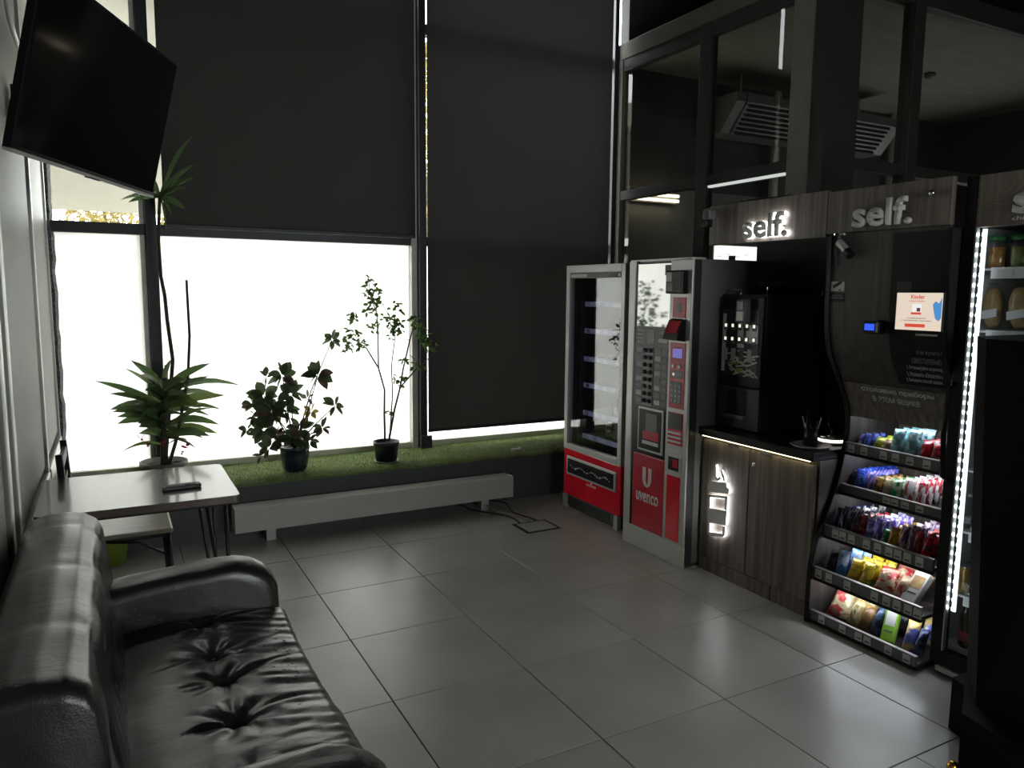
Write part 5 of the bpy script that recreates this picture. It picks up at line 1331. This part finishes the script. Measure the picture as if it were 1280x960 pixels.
# light strip with single diodes
lp0, lp1 = at(1226, 287, X=RX+.045), at(1182, 760, X=RX+.045)
yl = (lp0.y+lp1.y)/2
yl = RY0-.066
ls = fp_('light_strip', FB(RX+.036, RX+.046, yl+.007, yl-.007, lp1.z, 1.90), emat('strip_glow', (.85,.92,1.0), .8))
dmesh = None
for i in range(40):
    z = lp1.z+.012+(1.89-lp1.z-.024)*i/39
    if dmesh is None:
        o = fp_('diode', FB(RX+.030, RX+.036, yl+.0055, yl-.0055, z-.006, z+.006), M_led, ls); dmesh = o.data; base_ = o.location.copy(); z_0 = z
    else:
        o = bpy.data.objects.new('diode', dmesh); COL.objects.link(o); o.parent = ls; o.location = base_+Vector((0, 0, z-z_0))
fz = [at(1255, 334, X=RX+.08).z, at(1250, 413, X=RX+.08).z, at(1215, 587, X=RX+.08).z, at(1210, 664, X=RX+.08).z, at(1203, 743, X=RX+.08).z]
for z in fz:
    s_ = fp_('shelf', FB(RX+.075, 2.80, RY0-.04, RY1+.04, z-.012, z-.004), M_white)
    fp_('price_rail', FB(RX+.07, RX+.075, RY0-.085, RY1+.05, z-.045, z), M_plasw, s_)
    for q in range(4):
        y = RY0-.11-.13*q; fp_('price_card', FB(RX+.068, RX+.07, y, y-.06, z-.04, z-.008), M_lgrey, s_)
# jars on the top shelf
for q in range(5):
    x = RX+.125+.012*(q % 2); y = at(1247, 312, X=RX+.125).y-.082*q; z = fz[0]-.003
    t = thing('glass_jar', (x, y, z), 'salad jar with a green lid on the top fridge shelf, %s from left' % ORD[q], 'jar', 'jars in the fridge')
    part('contents', MB().lathe([(.0,.002), (.030,.002), (.031,.085), (.0,.085)], (x, y, z), 16), [mat('pasta_salad', (.55,.36,.10), .5, col2=(.4,.1,.03), scale=40), mat('green_salad', (.10,.22,.05), .5, col2=(.3,.25,.05), scale=40)][q % 2], t, smooth=True)
    part('glass', MB().lathe([(.0,0), (.035,0), (.037,.02), (.037,.085), (.03,.105), (.03,.115), (.0,.115)], (x, y, z), 18), M_clear, t, smooth=True)
    part('lid', MB().lathe([(.0,.112), (.033,.112), (.033,.132), (.0,.134)], (x, y, z), 18), mat('green_lid', (.03,.16,.05), .35), t, smooth=True)
# bread packs on the second shelf
for q in range(3):
    x = RX+.14; y = at(1243, 385, X=x).y-.105*q; z = fz[1]-.003
    t = thing('sandwich_pack', (x, y, z), 'wrapped bread roll on the second fridge shelf, %s from left' % ORD[q], 'bread', 'bread packs in the fridge')
    Mx = Matrix.Translation((x, y, z+.012)) @ Matrix.Rotation(.25, 4, 'Y') @ Matrix.Rotation(-.22, 4, 'X')
    rings = []
    for i in range(13):
        v = i/12; r_ = .040*(math.sin(PI*(.06+.88*v))**.45)
        rings.append([Mx @ Vector((r_*.75*math.cos(a_), r_*math.sin(a_), .004+.165*v)) for a_ in [2*PI*k/14 for k in range(14)]])
    part('bread', MB().loft(rings), M_bread, t, smooth=True)
    rings = []
    for i in range(11):
        v = i/10; r_ = .046*(max(.05, math.sin(PI*(.03+.92*v)))**.4)
        rings.append([Mx @ Vector((r_*.8*math.cos(a_)*(1+.06*math.sin(a_*5+i)), r_*math.sin(a_)*(1+.06*math.cos(a_*4+i)), .19*v)) for a_ in [2*PI*k/14 for k in range(14)]])
    part('clear_wrap', MB().loft(rings), M_clear, t, smooth=True)
    part('white_label', B(-.040, -.036, -.034, .030, .03, .065, M=Mx), M_plasw, t)
def bottle(name, x, y, z, s_, m_body, m_cap, m_label, label, cat='bottle'):
    t = thing(name, (x, y, z), label, cat)
    part('body', MB().lathe([(.0,0), (.030*s_,0), (.034*s_,.01*s_), (.034*s_,.07*s_), (.030*s_,.085*s_), (.034*s_,.10*s_), (.033*s_,.14*s_), (.020*s_,.18*s_), (.013*s_,.20*s_), (.013*s_,.215*s_), (.0,.215*s_)], (x, y, z), 20), m_body, t, smooth=True)
    part('cap', MB().lathe([(.0,.215*s_), (.016*s_,.215*s_), (.016*s_,.235*s_), (.0,.236*s_)], (x, y, z), 16), m_cap, t, smooth=True)
    part('label_band', MB().lathe([(.0335*s_,.03*s_), (.0352*s_,.03*s_), (.0352*s_,.075*s_), (.0335*s_,.075*s_)], (x, y, z), 20), m_label, t, smooth=True)
bottle('milk_bottle', RX+.11, at(1224, 640, X=RX+.11).y, fz[3]-.003, .78, M_plasw, M_dgrey, M_dgrey, 'white drink bottle with a dark label on the lower fridge shelf')
bottle('cola_bottle', RX+.10, min(RY0-.056, at(1208, 800, X=RX+.10).y), .131, .95, M_cola, mat('yellow_cap', (.70,.68,.03), .4), M_redd, 'cola bottle with a yellow cap at the fridge bottom')
bottle('water_bottle', RX+.15, at(1216, 660, X=RX+.15).y+.02, fz[3]-.003, .62, M_clear, M_plasw, M_lgrey, 'small clear bottle beside the white drink bottle')
for q in range(2):
    x = RX+.125+.06*q; y = min(RY0-.055, at(1199+13*q, 715, X=x).y); z = fz[4]-.003
    t = thing('tin_canister', (x, y, z), ['gold drink can in front on the lower fridge shelf', 'gold drink can behind on the lower fridge shelf'][q], 'can', 'gold cans')
    part('body', MB().lathe([(.0,0), (.026,0), (.031,.008), (.031,.10), (.027,.112), (.0,.112)], (x, y, z), 20), mat('gold_can', (.55,.38,.14), .3, .5, col2=(.4,.22,.06), scale=12), t, smooth=True)
    part('rim', MB().lathe([(.027,.112), (.029,.116), (.026,.118), (.024,.113)], (x, y, z), 20), M_chrome, t, smooth=True)
y = at(1211, 735, X=RX+.11).y-.01
t = thing('clear_tub', (RX+.1, y, fz[4]-.003), 'clear lidded plastic tub in front of the gold cans', 'tub')
part('tub', MB().loft([[(RX+.1+sx*.022*k, y+sy*.03*k, z) for sx, sy in ((-1,-1), (1,-1), (1,1), (-1,1))] for k, z in ((.85, fz[4]-.003), (1.0, fz[4]+.05))]), M_clear, t)
part('lid', B(RX+.075, RX+.125, y-.033, y+.033, fz[4]+.05, fz[4]+.058), M_clear, t)

# ================================================================== BLACK KIOSK IN THE RIGHT FOREGROUND
kk = thing('black_kiosk', (2.05, -3.3, 0), 'large plain black kiosk in the right foreground hiding part of the fridge', 'kiosk')
a0 = at(1209, 842, Y=-2.975); a1 = at(1222, 420, Y=-2.975)
part('plinth', MB().prism([(1.81,-2.946,0), (1.787,-3.005,0), (1.60,-3.11,0), (1.50,-3.5,0), (1.95,-3.75,0), (2.12,-3.45,0), (2.1,-2.946,0)], (0, 0, .203)), M_void, kk)
lowp = [(a0.x, -2.975), (a0.x-.155, -3.10), (1.58, -3.5), (1.95, -3.7), (2.12, -3.42), (2.1, -2.975)]
topp = [(a1.x, -2.975), (a1.x-.165, -3.10), (1.56, -3.5), (1.95, -3.72), (2.12, -3.42), (2.1, -2.975)]
part('body', MB().loft([[(x, y, .203) for x, y in lowp], [(x, y, a1.z) for x, y in topp]]), M_void, kk)
g0 = at(1193, 957, Z=.02)
part('foot', MB().lathe([(.0,0), (.018,0), (.02,.02), (.014,.035), (.0,.038)], (g0.x-.01, g0.y, .0), 16), M_gold, kk, smooth=True)
